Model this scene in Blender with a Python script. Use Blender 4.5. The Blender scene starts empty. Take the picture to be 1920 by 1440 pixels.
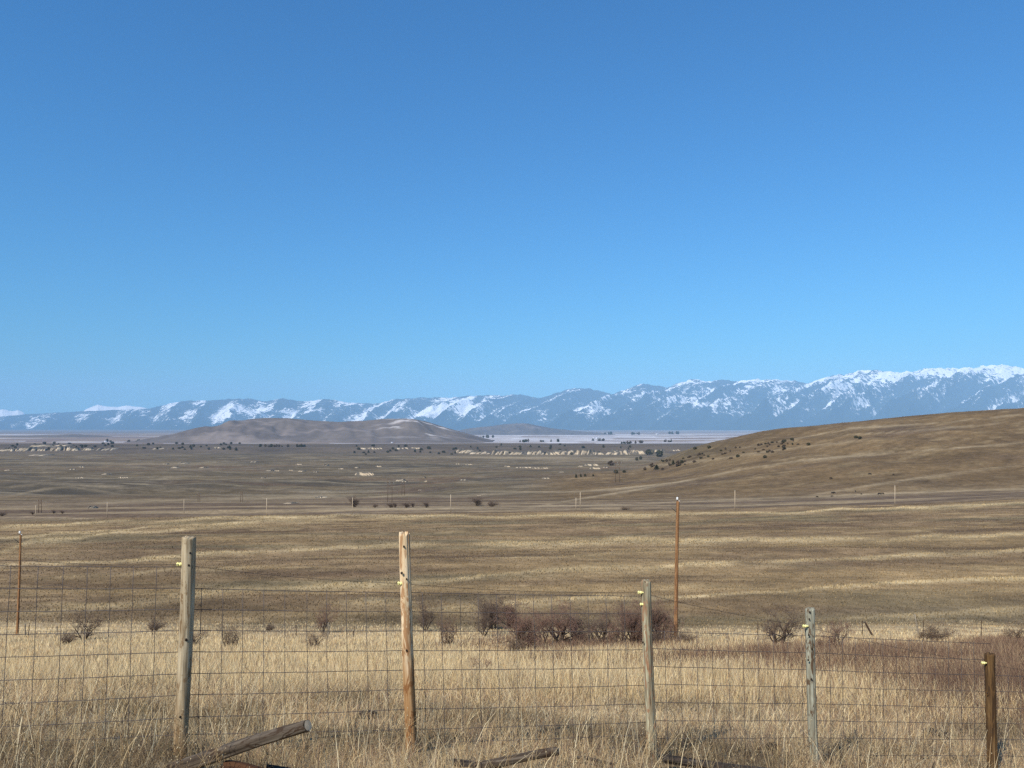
import bpy, math, random
import numpy as np
from mathutils import Vector, Matrix

# ------------------------------------------------------------------ camera, sky, sun, exposure
SC = bpy.context.scene
COL = SC.collection
CZ = 1.62                                   # eye height above the roadside
F = 1500.0                                  # focal length in pixels of the 1920 wide picture
HY = 800.0                                  # row of the horizon

cam_data = bpy.data.cameras.new("camera")
cam_data.sensor_width = 36.0
cam_data.lens = 36.0 * F / 1920.0
cam_data.shift_y = (HY - 720.0) / 1920.0
cam_data.clip_start = 0.1
cam_data.clip_end = 200000.0
cam = bpy.data.objects.new("camera", cam_data)
cam.location = (0, 0, CZ)
cam.rotation_euler = (math.radians(90), 0, 0)
COL.objects.link(cam)
SC.camera = cam

SUN_EL = math.radians(43)
SUN_AZ = math.radians(216)                  # compass angle from +Y clockwise: behind and to the left
world = bpy.data.worlds.new("World")
SC.world = world
world.use_nodes = True
wn = world.node_tree.nodes
bg = wn["Background"]
sky = wn.new("ShaderNodeTexSky")
sky.sky_type = 'NISHITA'
sky.sun_disc = False
sky.sun_elevation = SUN_EL
sky.sun_rotation = SUN_AZ
sky.altitude = 900
sky.air_density = 1.6
sky.dust_density = 0.0
sky.ozone_density = 10.0
tint = wn.new("ShaderNodeMix")               # the camera's rendering of a clear, dry sky: a deeper blue all round
tint.data_type = 'RGBA'; tint.blend_type = 'MULTIPLY'
tint.inputs[0].default_value = 1.0
tint.inputs[7].default_value = (0.27, 0.74, 1.0, 1)
world.node_tree.links.new(sky.outputs[0], tint.inputs[6])
world.node_tree.links.new(tint.outputs[2], bg.inputs[0])
bg.inputs[1].default_value = 0.104

sun_data = bpy.data.lights.new("sun", 'SUN')
sun_data.energy = 4.9
sun_data.angle = math.radians(0.53)
sun_data.color = (1.0, 0.935, 0.84)
sun = bpy.data.objects.new("sun", sun_data)
sdir = Vector((math.sin(SUN_AZ) * math.cos(SUN_EL), math.cos(SUN_AZ) * math.cos(SUN_EL), math.sin(SUN_EL)))
sun.rotation_euler = sdir.to_track_quat('Z', 'Y').to_euler()
sun.location = (0, -20, 40)
COL.objects.link(sun)

SC.view_settings.view_transform = 'Standard'
SC.view_settings.look = 'None'
SC.view_settings.gamma = 1.0
SC.view_settings.exposure = 0.28
SC.render.engine = 'CYCLES'
SC.cycles.use_denoising = False
SC.cycles.max_bounces = 5
SC.cycles.diffuse_bounces = 2
SC.cycles.volume_bounces = 1
world.cycles.sampling_method = 'NONE'
SC.cycles.use_adaptive_sampling = False
SC.cycles.sample_clamp_indirect = 3.0
SC.cycles.sample_clamp_direct = 6.0

HAZE_DENSITY = 1.9e-5
HAZE_COLOR = (0.40, 0.70, 1.0)

# ------------------------------------------------------------------ helpers
RNG = np.random.default_rng(7)
random.seed(11)


def lin(r, g, b):
    def f(c):
        c /= 255.0
        return c / 12.92 if c <= 0.04045 else ((c + 0.055) / 1.055) ** 2.4
    return np.array((f(r), f(g), f(b)))


_PERM = np.random.default_rng(3).random((256, 256))


def vnoise(x, y, seed=0):
    x = np.asarray(x, float) + seed * 17.31
    y = np.asarray(y, float) + seed * 9.77
    xi = np.floor(x).astype(np.int64); yi = np.floor(y).astype(np.int64)
    fx = x - xi; fy = y - yi
    fx = fx * fx * (3 - 2 * fx); fy = fy * fy * (3 - 2 * fy)
    a = _PERM[xi & 255, yi & 255]; b = _PERM[(xi + 1) & 255, yi & 255]
    c = _PERM[xi & 255, (yi + 1) & 255]; d = _PERM[(xi + 1) & 255, (yi + 1) & 255]
    return (a * (1 - fx) + b * fx) * (1 - fy) + (c * (1 - fx) + d * fx) * fy


def fbm(x, y, seed=0, octv=4, gain=0.5):
    s = 0; a = 1.0; t = 0
    x = np.asarray(x, float); y = np.asarray(y, float)
    for o in range(octv):
        s = s + a * vnoise(x * 2.03 ** o, y * 2.03 ** o, seed + o * 3)
        t += a; a *= gain
    return s / t * 2 - 1


def sstep(a, b, x):
    t = np.clip((np.asarray(x, float) - a) / (b - a), 0, 1)
    return t * t * (3 - 2 * t)


def mesh_object(name, verts, faces, mat=None, parent=None, smooth=False, colors=None, attrs=None, normals=None):
    """verts (n,3); faces: list of (m,k) int arrays or lists of tuples"""
    me = bpy.data.meshes.new(name)
    verts = np.asarray(verts, np.float32)
    if isinstance(faces, np.ndarray):
        faces = [faces]
    blocks = []
    if isinstance(faces, list) and faces and isinstance(faces[0], np.ndarray):
        blocks = faces
    else:
        byk = {}
        for f in faces:
            byk.setdefault(len(f), []).append(f)
        blocks = [np.array(v, np.int32) for v in byk.values()]
    me.vertices.add(len(verts))
    me.vertices.foreach_set("co", verts.ravel())
    li = np.concatenate([b.ravel() for b in blocks]).astype(np.int32)
    tot = np.concatenate([np.full(len(b), b.shape[1], np.int32) for b in blocks])
    st = np.zeros(len(tot), np.int32); st[1:] = np.cumsum(tot)[:-1]
    me.loops.add(len(li)); me.loops.foreach_set("vertex_index", li)
    me.polygons.add(len(tot)); me.polygons.foreach_set("loop_start", st); me.polygons.foreach_set("loop_total", tot)
    if smooth:
        me.polygons.foreach_set("use_smooth", np.ones(len(tot), bool))
    me.update(calc_edges=True)
    if colors is not None:
        ca = me.color_attributes.new("col", 'FLOAT_COLOR', 'POINT')
        c4 = np.ones((len(verts), 4), np.float32); c4[:, :3] = colors
        ca.data.foreach_set("color", c4.ravel())
    if attrs:
        for k, v in attrs.items():
            at = me.attributes.new(k, 'FLOAT', 'POINT')
            at.data.foreach_set("value", np.asarray(v, np.float32).ravel())
    if normals is not None:
        me.normals_split_custom_set_from_vertices([tuple(n) for n in normals])
    ob = bpy.data.objects.new(name, me)
    if mat:
        me.materials.append(mat)
    COL.objects.link(ob)
    if parent:
        ob.parent = parent
    return ob


def tag(o, label=None, cat=None, group=None, kind=None):
    if label: o["label"] = label
    if cat: o["category"] = cat
    if group: o["group"] = group
    if kind: o["kind"] = kind
    return o


def empty(name, loc=(0, 0, 0), rz=0.0):
    e = bpy.data.objects.new(name, None)
    e.location = loc; e.rotation_euler = (0, 0, rz)
    e.empty_display_size = 0.2
    COL.objects.link(e)
    return e


def copy_tree(o, parent=None):
    c = o.copy(); COL.objects.link(c); c.parent = parent
    for ch in list(o.children):
        copy_tree(ch, c)
    return c


# ------------------------------------------------------------------ materials
def new_mat(name):
    m = bpy.data.materials.new(name); m.use_nodes = True
    nt = m.node_tree
    b = nt.nodes["Principled BSDF"]
    b.inputs["Roughness"].default_value = 0.9
    b.inputs["Specular IOR Level"].default_value = 0.15
    return m, nt, b


def N(nt, kind, **kw):
    n = nt.nodes.new(kind)
    for k, v in kw.items():
        if k in n.inputs:
            n.inputs[k].default_value = v
        else:
            setattr(n, k, v)
    return n


def ramp(nt, stops):
    r = nt.nodes.new("ShaderNodeValToRGB")
    el = r.color_ramp.elements
    while len(el) < len(stops):
        el.new(0.5)
    for e, (p, c) in zip(el, stops):
        e.position = p; e.color = (*c, 1) if len(c) == 3 else c
    return r


def mat_vertex(name, scales=((6.0, .25),), rough=0.95, spec=0.05, coords='Object', bump=None, bump2=None):
    """colour from the 'col' attribute, broken up by noise of several sizes"""
    m, nt, b = new_mat(name)
    b.inputs["Roughness"].default_value = rough
    b.inputs["Specular IOR Level"].default_value = spec
    at = N(nt, "ShaderNodeAttribute", attribute_name="col")
    tc = N(nt, "ShaderNodeTexCoord")
    cur = at.outputs["Color"]
    first = None
    for i, (sc, amt) in enumerate(scales):
        nz = N(nt, "ShaderNodeTexNoise", Scale=sc, Detail=3.0, Roughness=0.6)
        nt.links.new(tc.outputs[coords], nz.inputs["Vector"])
        mr = N(nt, "ShaderNodeMapRange")
        mr.inputs[1].default_value = 0.3; mr.inputs[2].default_value = 0.7
        mr.inputs[3].default_value = 1 - amt; mr.inputs[4].default_value = 1 + amt
        nt.links.new(nz.outputs["Fac"], mr.inputs[0])
        mx = N(nt, "ShaderNodeVectorMath", operation='SCALE')
        nt.links.new(cur, mx.inputs[0]); nt.links.new(mr.outputs[0], mx.inputs["Scale"])
        cur = mx.outputs[0]
        if first is None: first = nz
    nt.links.new(cur, b.inputs["Base Color"])
    if bump and first:
        bp = N(nt, "ShaderNodeBump", Strength=bump[0], Distance=bump[1])
        nt.links.new(first.outputs["Fac"], bp.inputs["Height"])
        nt.links.new(bp.outputs[0], b.inputs["Normal"])
        if bump2:
            nz = N(nt, "ShaderNodeTexNoise", Scale=bump2[0], Detail=5.0, Roughness=0.6)
            nt.links.new(tc.outputs[coords], nz.inputs["Vector"])
            b2 = N(nt, "ShaderNodeBump", Strength=0.8, Distance=bump2[1])
            nt.links.new(nz.outputs["Fac"], b2.inputs["Height"])
            nt.links.new(b2.outputs[0], bp.inputs["Normal"])
    return m


def mat_plain(name, col, rough=0.8, metallic=0.0, noise=(20.0, .2), spec=0.2):
    m, nt, b = new_mat(name)
    b.inputs["Roughness"].default_value = rough
    b.inputs["Metallic"].default_value = metallic
    b.inputs["Specular IOR Level"].default_value = spec
    tc = N(nt, "ShaderNodeTexCoord")
    nz = N(nt, "ShaderNodeTexNoise", Scale=noise[0], Detail=4.0)
    nt.links.new(tc.outputs["Object"], nz.inputs["Vector"])
    c = np.array(col)
    r = ramp(nt, [(0.3, tuple(c * (1 - noise[1]))), (0.7, tuple(np.minimum(c * (1 + noise[1]), 1)))])
    nt.links.new(nz.outputs["Fac"], r.inputs[0]); nt.links.new(r.outputs[0], b.inputs["Base Color"])
    return m


def mat_wood(name, light, mid, dark, patch=None, grain=1.0, patch_amt=0.5, bump=0.5, axis='Z', low=None, span=0.22):
    """weathered round wood: long grain, dark checks, worn patches"""
    m, nt, b = new_mat(name)
    b.inputs["Roughness"].default_value = 0.92
    tc = N(nt, "ShaderNodeTexCoord")
    mp = N(nt, "ShaderNodeMapping")
    s = {'Z': (38 * grain, 38 * grain, 2.2 * grain), 'X': (2.2 * grain, 38 * grain, 38 * grain)}[axis]
    mp.inputs["Scale"].default_value = s
    nt.links.new(tc.outputs["Object"], mp.inputs["Vector"])
    g = N(nt, "ShaderNodeTexNoise", Scale=1.0, Detail=5.0, Roughness=0.65, Distortion=0.6)
    nt.links.new(mp.outputs[0], g.inputs["Vector"])
    r1 = ramp(nt, [(0.5 - span, tuple(dark)), (0.47, tuple(mid)), (0.5 + span, tuple(light))])
    nt.links.new(g.outputs["Fac"], r1.inputs[0])
    cur = r1.outputs[0]
    if patch is not None:
        mp2 = N(nt, "ShaderNodeMapping")
        s2 = {'Z': (16, 16, 4.5), 'X': (4.5, 16, 16)}[axis]
        mp2.inputs["Scale"].default_value = s2
        nt.links.new(tc.outputs["Object"], mp2.inputs["Vector"])
        p = N(nt, "ShaderNodeTexNoise", Scale=1.0, Detail=4.0, Roughness=0.7, Distortion=1.2)
        nt.links.new(mp2.outputs[0], p.inputs["Vector"])
        r2 = ramp(nt, [(0.62 - 0.3 * patch_amt, (0, 0, 0)), (0.68 - 0.3 * patch_amt, (1, 1, 1))])
        nt.links.new(p.outputs["Fac"], r2.inputs[0])
        mx = N(nt, "ShaderNodeMix", data_type='RGBA')
        nt.links.new(r2.outputs[0], mx.inputs[0]); nt.links.new(cur, mx.inputs[6])
        mx.inputs[7].default_value = (*patch, 1)
        cur = mx.outputs[2]
    if low is not None:                       # the foot of the timber is stained another colour
        lc, z0, z1 = low
        sp = N(nt, "ShaderNodeSeparateXYZ"); nt.links.new(tc.outputs["Object"], sp.inputs[0])
        ad = N(nt, "ShaderNodeMath", operation='MULTIPLY_ADD'); ad.inputs[1].default_value = 0.5
        nt.links.new(g.outputs["Fac"], ad.inputs[0]); nt.links.new(sp.outputs["Z"], ad.inputs[2])
        mr = N(nt, "ShaderNodeMapRange"); mr.inputs[1].default_value = z0 + .25; mr.inputs[2].default_value = z1 + .25
        mr.inputs[3].default_value = 1.0; mr.inputs[4].default_value = 0.0
        nt.links.new(ad.outputs[0], mr.inputs[0])
        mx = N(nt, "ShaderNodeMix", data_type='RGBA'); mx.blend_type = 'MULTIPLY'
        nt.links.new(mr.outputs[0], mx.inputs[0]); nt.links.new(cur, mx.inputs[6]); mx.inputs[7].default_value = (*lc, 1)
        cur = mx.outputs[2]
    nt.links.new(cur, b.inputs["Base Color"])
    bp = N(nt, "ShaderNodeBump", Strength=bump, Distance=0.006)
    nt.links.new(g.outputs["Fac"], bp.inputs["Height"]); nt.links.new(bp.outputs[0], b.inputs["Normal"])
    return m


# ------------------------------------------------------------------ the lie of the land
def fence_depth(px):
    return 225.0 / np.clip(43.0 - 0.00774 * (np.asarray(px, float) - 150.0), 16, 60)


COLX = np.array([-900, 0, 480, 960, 1180, 1300, 1440, 1600, 1920, 2800.])
KEYS = []      # (depth per column, picture row per column)
one = np.ones(10)
KEYS.append((one * 1.0, one * (HY + F * CZ)))
KEYS.append((fence_depth(COLX), np.array([1422, 1420, 1414, 1414, 1420, 1424, 1434, 1443, 1457, 1470.])))
KEYS.append((np.array([9, 9.5, 10, 10.5, 11, 11, 11.5, 12, 12.5, 15]), one * 1314))
KEYS.append((one * 20, one * 1251))
KEYS.append((one * 55, one * 1203))
KEYS.append((one * 78, np.array([1163, 1164, 1168, 1170, 1170, 1170, 1170, 1170, 1171, 1172.])))
KEYS.append((one * 120, one * 1086))
KEYS.append((one * 200, np.array([1022, 1022, 1020, 1018, 1016, 1014, 1012, 1010, 1004, 995.])))
KEYS.append((one * 400, np.array([985, 979, 969, 965, 963, 962, 957, 951, 937, 915.])))
KEYS.append((one * 600, np.array([950, 950, 946, 943, 940, 938, 936, 931, 921, 905.])))
KEYS.append((np.array([1100, 1100, 1100, 1080, 980, 920, 870, 830, 800, 780.]), np.array([912, 912, 912, 910, 903, 892, 878, 866, 852, 820.])))
KEYS.append((np.array([1650, 1650, 1650, 1600, 1500, 1400, 1300, 1230, 1150, 1100.]), np.array([890, 890, 888, 886, 884, 842, 808, 789, 763, 720.])))
KEYS.append((np.array([2300, 2300, 2300, 2250, 2100, 2000, 1900, 1800, 1700, 1650.]), np.array([874, 874, 872, 870, 869, 867, 842, 832, 814, 800.])))
KEYS.append((one * 3500, one * 857))
KEYS.append((one * 4150, one * 850))
KEYS.append((one * 4500, np.array([839, 839, 839, 838, 837, 837, 837, 837, 837, 837.])))
KEYS.append((one * 7000, one * 829))
KEYS.append((one * 15000, one * 816))
KEYS.append((one * 46000, one * 806))
KEYS.append((one * 90000, one * 804))


def pchip(xk, yk, xq):
    h = np.diff(xk); d = np.diff(yk) / h
    m = np.zeros_like(yk)
    for i in range(1, len(xk) - 1):
        if d[i - 1] * d[i] > 0:
            w1 = 2 * h[i] + h[i - 1]; w2 = h[i] + 2 * h[i - 1]
            m[i] = (w1 + w2) / (w1 / d[i - 1] + w2 / d[i])
    m[0] = d[0]; m[-1] = d[-1]
    i = np.clip(np.searchsorted(xk, xq) - 1, 0, len(h) - 1)
    t = (xq - xk[i]) / h[i]
    return ((1 + 2 * t) * (1 - t) ** 2 * yk[i] + t * (1 - t) ** 2 * h[i] * m[i]
            + t * t * (3 - 2 * t) * yk[i + 1] + t * t * (t - 1) * h[i] * m[i + 1])


TPX = np.linspace(-900, 2800, 186)
TLD = np.linspace(0, math.log(90000), 940)
TAB = np.zeros((len(TPX), len(TLD)))
for j, px in enumerate(TPX):
    dk = np.array([pchip(COLX, k[0], np.array([px]))[0] for k in KEYS])
    yk = np.array([pchip(COLX, k[1], np.array([px]))[0] for k in KEYS])
    TAB[j] = pchip(np.log(dk), yk, TLD)


def base_row(px, D):
    a = np.clip((px - TPX[0]) / (TPX[1] - TPX[0]), 0, len(TPX) - 1.001)
    b = np.clip(np.log(np.maximum(D, 1.0)) / (TLD[1] - TLD[0]), 0, len(TLD) - 1.001)
    i = a.astype(int); j = b.astype(int); fa = a - i; fb = b - j
    return ((TAB[i, j] * (1 - fb) + TAB[i, j + 1] * fb) * (1 - fa)
            + (TAB[i + 1, j] * (1 - fb) + TAB[i + 1, j + 1] * fb) * fa)


def band(D, a, b, c, d):
    L = np.log(np.maximum(D, 1.0))
    return sstep(math.log(a), math.log(b), L) * (1 - sstep(math.log(c), math.log(d), L))


def height(X, D):
    """ground height above datum at world X and Y = D"""
    X = np.asarray(X, float); D = np.asarray(D, float)
    Dm = np.maximum(D, 1.0)
    px = 960 + F * X / Dm
    z = CZ - (base_row(px, Dm) - HY) / F * Dm
    z = z + band(D, 2.5, 4, 60, 80) * (0.05 * fbm(X / 1.3, D / 1.3, 1, 3) + 0.12 * fbm(X / 7, D / 7, 2, 2))
    z = z + band(D, 60, 90, 420, 700) * (1.5 * fbm(X / 95, D / 34, 5, 2) + 0.35 * fbm(X / 30, D / 12, 6, 3))
    hill = sstep(1180, 1420, px) * band(D, 650, 900, 1900, 2600)
    mid = band(D, 650, 950, 3600, 4100) * (1 - hill)
    z = z + mid * (9.0 * fbm(X / 260, D / 190, 9, 4) + 2.0 * fbm(X / 60, D / 50, 10, 3))
    z = z + hill * (4.0 * fbm(X / 150 + D / 400, D / 210, 14, 4) - 5.0 * np.abs(fbm(X / 110 + D / 260, D / 420, 16, 3)) + 1.0 * fbm(X / 30, D / 40, 15, 3))
    z = z + band(D, 4300, 5200, 30000, 46000) * 5.0 * fbm(X / 500, D / 600, 20, 3)
    return z


_HD = np.exp(np.linspace(math.log(2.0), math.log(40000), 3200))


def hit(px, py, dmin=2.0):
    """depth at which the sight line through a picture point first meets the ground"""
    X = (px - 960) / F * _HD
    row = HY - (height(X, _HD) - CZ) / _HD * F
    ok = (row <= py) & (_HD >= dmin)
    k = int(np.argmax(ok)) if ok.any() else len(_HD) - 1
    return float(_HD[k])


def at(px, py, D):
    return np.array(((px - 960) / F * D, D, CZ - (py - HY) / F * D))


def on_ground(px, py, dmin=2.0):
    D = hit(px, py, dmin)
    X = (px - 960) / F * D
    return X, D, float(height(X, np.array(D)))


# pale streaks of long grass and tracks: picture polylines on the near side of the land (half width, strength, depth range)
STREAKS = [
    ([(0, 991), (100, 984), (300, 976), (480, 969), (700, 967), (1000, 966), (1280, 964), (1500, 959), (1700, 950), (1920, 940)], 2.6, 1.0, 60, 600),
    ([(-200, 1020), (0, 1010), (120, 1001), (250, 989), (400, 983), (640, 972)], 3.0, .8, 60, 600),
    ([(-200, 1060), (0, 1036), (60, 1016), (200, 1001), (330, 991), (480, 982)], 2.6, .8, 60, 600),
    ([(0, 1061), (200, 1051), (330, 1041), (480, 1032), (640, 1027), (800, 1021)], 3.4, .9, 60, 600),
    ([(880, 1021), (1020, 1018), (1160, 1012), (1300, 1013), (1500, 1009), (1700, 1009), (1920, 1003), (2100, 1000)], 4.0, .9, 60, 600),
    ([(560, 1100), (640, 1094), (760, 1091), (960, 1075), (1100, 1065), (1250, 1061), (1440, 1054), (1600, 1045), (1780, 1037), (2000, 1030)], 4.0, .8, 60, 600),
    ([(900, 1133), (950, 1129), (1100, 1121), (1280, 1119), (1440, 1109), (1600, 1098), (1740, 1091), (1920, 1083), (2100, 1078)], 3.6, 1.0, 60, 600),
    ([(440, 1106), (600, 1101), (740, 1093)], 3.0, .7, 60, 600),
    ([(40, 1152), (200, 1133), (330, 1119), (480, 1100)], 5.0, .6, 60, 600),
    ([(630, 1131), (690, 1124), (760, 1132)], 6.0, .6, 60, 600),
    ([(800, 1142), (900, 1137), (1060, 1128)], 4.0, .7, 60, 600),
    ([(1560, 1163), (1760, 1151), (1920, 1141)], 5.0, .6, 60, 600),
    ([(100, 1085), (330, 1070), (480, 1062)], 3.0, .45, 60, 600),
    ([(960, 1045), (1160, 1036), (1320, 1030)], 3.0, .35, 60, 600),
    # beyond the crest
    ([(620, 952), (760, 953), (960, 951), (1060, 948), (1180, 945)], 1.2, .8, 420, 900),
    ([(-50, 970), (60, 969), (130, 971), (240, 974)], 1.3, .9, 420, 900),
    ([(940, 922), (1060, 922), (1150, 917), (1280, 903), (1330, 893)], 1.5, .8, 500, 2000),
    ([(960, 958), (1080, 936), (1180, 920), (1300, 898), (1400, 878), (1500, 863), (1640, 851), (1800, 839), (1920, 830)], 1.5, .75, 500, 2000),
    ([(1480, 935), (1640, 908), (1750, 892), (1920, 870)], 1.8, .6, 500, 2000),
    ([(1180, 945), (1500, 932), (1700, 924), (1920, 916)], 1.8, .7, 500, 2000),
    ([(1400, 838), (1520, 817), (1600, 802), (1760, 793), (1920, 776)], 1.1, .8, 500, 2000),
    ([(1570, 816), (1690, 809), (1800, 800), (1920, 790)], 1.1, .7, 500, 2000),
    ([(1200, 875), (1330, 862), (1480, 840), (1640, 823)], 1.2, .5, 500, 2000),
    ([(0, 915), (60, 908), (80, 904), (130, 908), (240, 915)], 1.2, .5, 500, 3000),
    ([(0, 933), (80, 917), (130, 912), (210, 923)], 1.2, .5, 500, 3000),
    ([(0, 950), (130, 946), (240, 940), (420, 934), (640, 929)], 2.5, .6, 500, 3000),
    ([(640, 935), (760, 928), (850, 930), (960, 925)], 1.3, .7, 500, 3000),
    ([(820, 856), (1000, 858), (1200, 860)], 1.6, .7, 2500, 4300),
    ([(0, 868), (100, 866), (240, 870), (420, 868)], 1.2, .4, 1500, 4300),
]


def streak_mask(px, py, D):
    m = np.zeros_like(px)
    for pts, w, s, d0, d1 in STREAKS:
        p = np.array(pts, float)
        w = w * (.6 + 1.1 * vnoise(px / 120, py * 0 + p[0, 1], 30)) * np.where(d0 < 400, .85, 1.0)
        yc = np.interp(px, p[:, 0], p[:, 1]) + 5.0 * (fbm(px / 90, py * 0 + p[0, 1], 31, 3)) * (d0 < 400)
        ends = sstep(p[0, 0] - 60, p[0, 0] + 60, px) * (1 - sstep(p[-1, 0] - 60, p[-1, 0] + 60, px))
        dv = (py - yc) / w
        # sharp upper edge, feathered below
        prof = np.exp(-np.where(dv < 0, dv * 1.3, dv * 0.6) ** 2)
        brk = 0.3 + 1.0 * vnoise(px / 75, py / 9, 33)
        m = np.maximum(m, s * prof * ends * np.clip(brk, 0, 1) * ((D > d0) & (D < d1)))
    return m


def mixc(a, b, t):
    t = np.clip(np.asarray(t, float), 0, 1)[..., None]
    return a * (1 - t) + b * t


def ground_colour(X, D, z):
    Dm = np.maximum(D, 1.0)
    px = 960 + F * X / Dm
    py = HY - (z - CZ) / Dm * F
    n = lambda sx, sd, s, o=4: 0.5 + 0.5 * fbm(X / sx, D / sd, s, o) * 1.7
    thatch = mixc(lin(160, 138, 106), lin(200, 176, 132), n(3, 3, 41))
    turf = mixc(lin(106, 88, 66), lin(138, 116, 86), n(26, 12, 42))
    turf = mixc(turf, lin(172, 146, 102), sstep(.5, .95, n(75, 24, 38, 3)) * .32)
    turf = mixc(turf, lin(160, 136, 96), sstep(.55, .95, n(40, 11, 43)) * .35)
    turf = mixc(turf, lin(94, 76, 60), sstep(.55, 1.0, n(40, 14, 44)) * .6)
    turf = mixc(turf, lin(84, 69, 54), sstep(.6, .95, n(14, 5, 57, 3)) * .4)
    turf = mixc(turf, lin(168, 146, 106), sstep(.68, .95, n(16, 4, 58, 3)) * .45)
    turf = mixc(turf, lin(108, 100, 76), sstep(.6, .95, n(60, 18, 59, 2)) * .5)
    flat = mixc(lin(100, 84, 68), lin(140, 122, 94), sstep(.35, .85, n(160, 14, 45)))
    val = mixc(lin(90, 79, 62), lin(118, 103, 78), n(240, 90, 46))
    val = mixc(val, lin(104, 85, 68), sstep(.55, .95, n(420, 60, 47)) * .8)
    val = mixc(val, lin(76, 69, 58), sstep(.55, .9, n(300, 160, 48)) * .7)
    val = mixc(val, lin(140, 127, 102), sstep(.66, .95, n(200, 24, 49)) * .7)
    val = mixc(val, lin(84, 78, 68), sstep(.5, .9, n(80, 40, 53, 3)) * .35)
    val = mixc(val, lin(136, 124, 104), sstep(.62, .9, n(70, 22, 54, 3)) * .4)
    hillc = mixc(lin(100, 83, 60), lin(122, 102, 73), n(80, 60, 50))
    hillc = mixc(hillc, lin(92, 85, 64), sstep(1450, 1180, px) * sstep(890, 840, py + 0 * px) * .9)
    hillc = mixc(hillc, lin(92, 78, 66), sstep(.55, .95, n(120, 50, 51)) * .6)
    hillc = mixc(hillc, lin(84, 72, 58), sstep(.5, .95, n(30, 24, 55, 3)) * .35)
    hillc = mixc(hillc, lin(150, 132, 100), sstep(.62, .95, n(24, 12, 56, 3)) * .4)
    bench = mixc(lin(80, 71, 62), lin(108, 95, 80), n(300, 120, 52))
    # fields of the far valley: strips of stubble, plough and thin snow
    row = np.floor((np.log(Dm) * 24) + .9 * vnoise(X / 7000, D * 0, 60))
    cell = np.floor(X / (350 + Dm * .09) + row * 3.7)
    rnd = _PERM[(cell.astype(np.int64) * 7 + 13) & 255, (row.astype(np.int64) * 11 + 5) & 255]
    snowp = 0.08 + 0.46 * sstep(480, 800, px) * sstep(30000, 12000, D) + .1 * sstep(5500, 6500, D)
    field = np.where((rnd < snowp)[..., None], mixc(lin(160, 154, 152), lin(206, 203, 203), n(500, 120, 61)),
                     mixc(lin(120, 104, 100), lin(150, 135, 118), (rnd * 7.7) % 1.0))
    field = mixc(field, lin(112, 100, 98), sstep(.6, .9, n(900, 500, 62)) * .7)
    field = mixc(field, lin(106, 95, 88), sstep(15000, 26000, D) * (.85 - .45 * sstep(600, 1000, px)))
    c = thatch
    c = mixc(c, turf, sstep(68, 80, D + 9 * fbm(X / 16, D / 30, 39, 3)))
    c = mixc(c, flat, sstep(410, 440, D))
    c = mixc(c, val, sstep(600, 800, D))
    hill = np.maximum(sstep(1150, 1330, px) * band(D, 560, 700, 2200, 2600), sstep(940, 1100, px) * band(D, 560, 700, 1300, 1500))
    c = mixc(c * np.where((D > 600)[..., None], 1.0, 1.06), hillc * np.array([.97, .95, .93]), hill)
    c = mixc(c, bench, sstep(4050, 4250, D))
    c = mixc(c, field, sstep(5600, 6200, D))
    pale = streak_mask(px, py, D)
    palec = np.where((D > 420)[..., None], lin(160, 142, 112), lin(190, 168, 126))
    c = mixc(c, palec, pale)
    return c, pale


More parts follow.
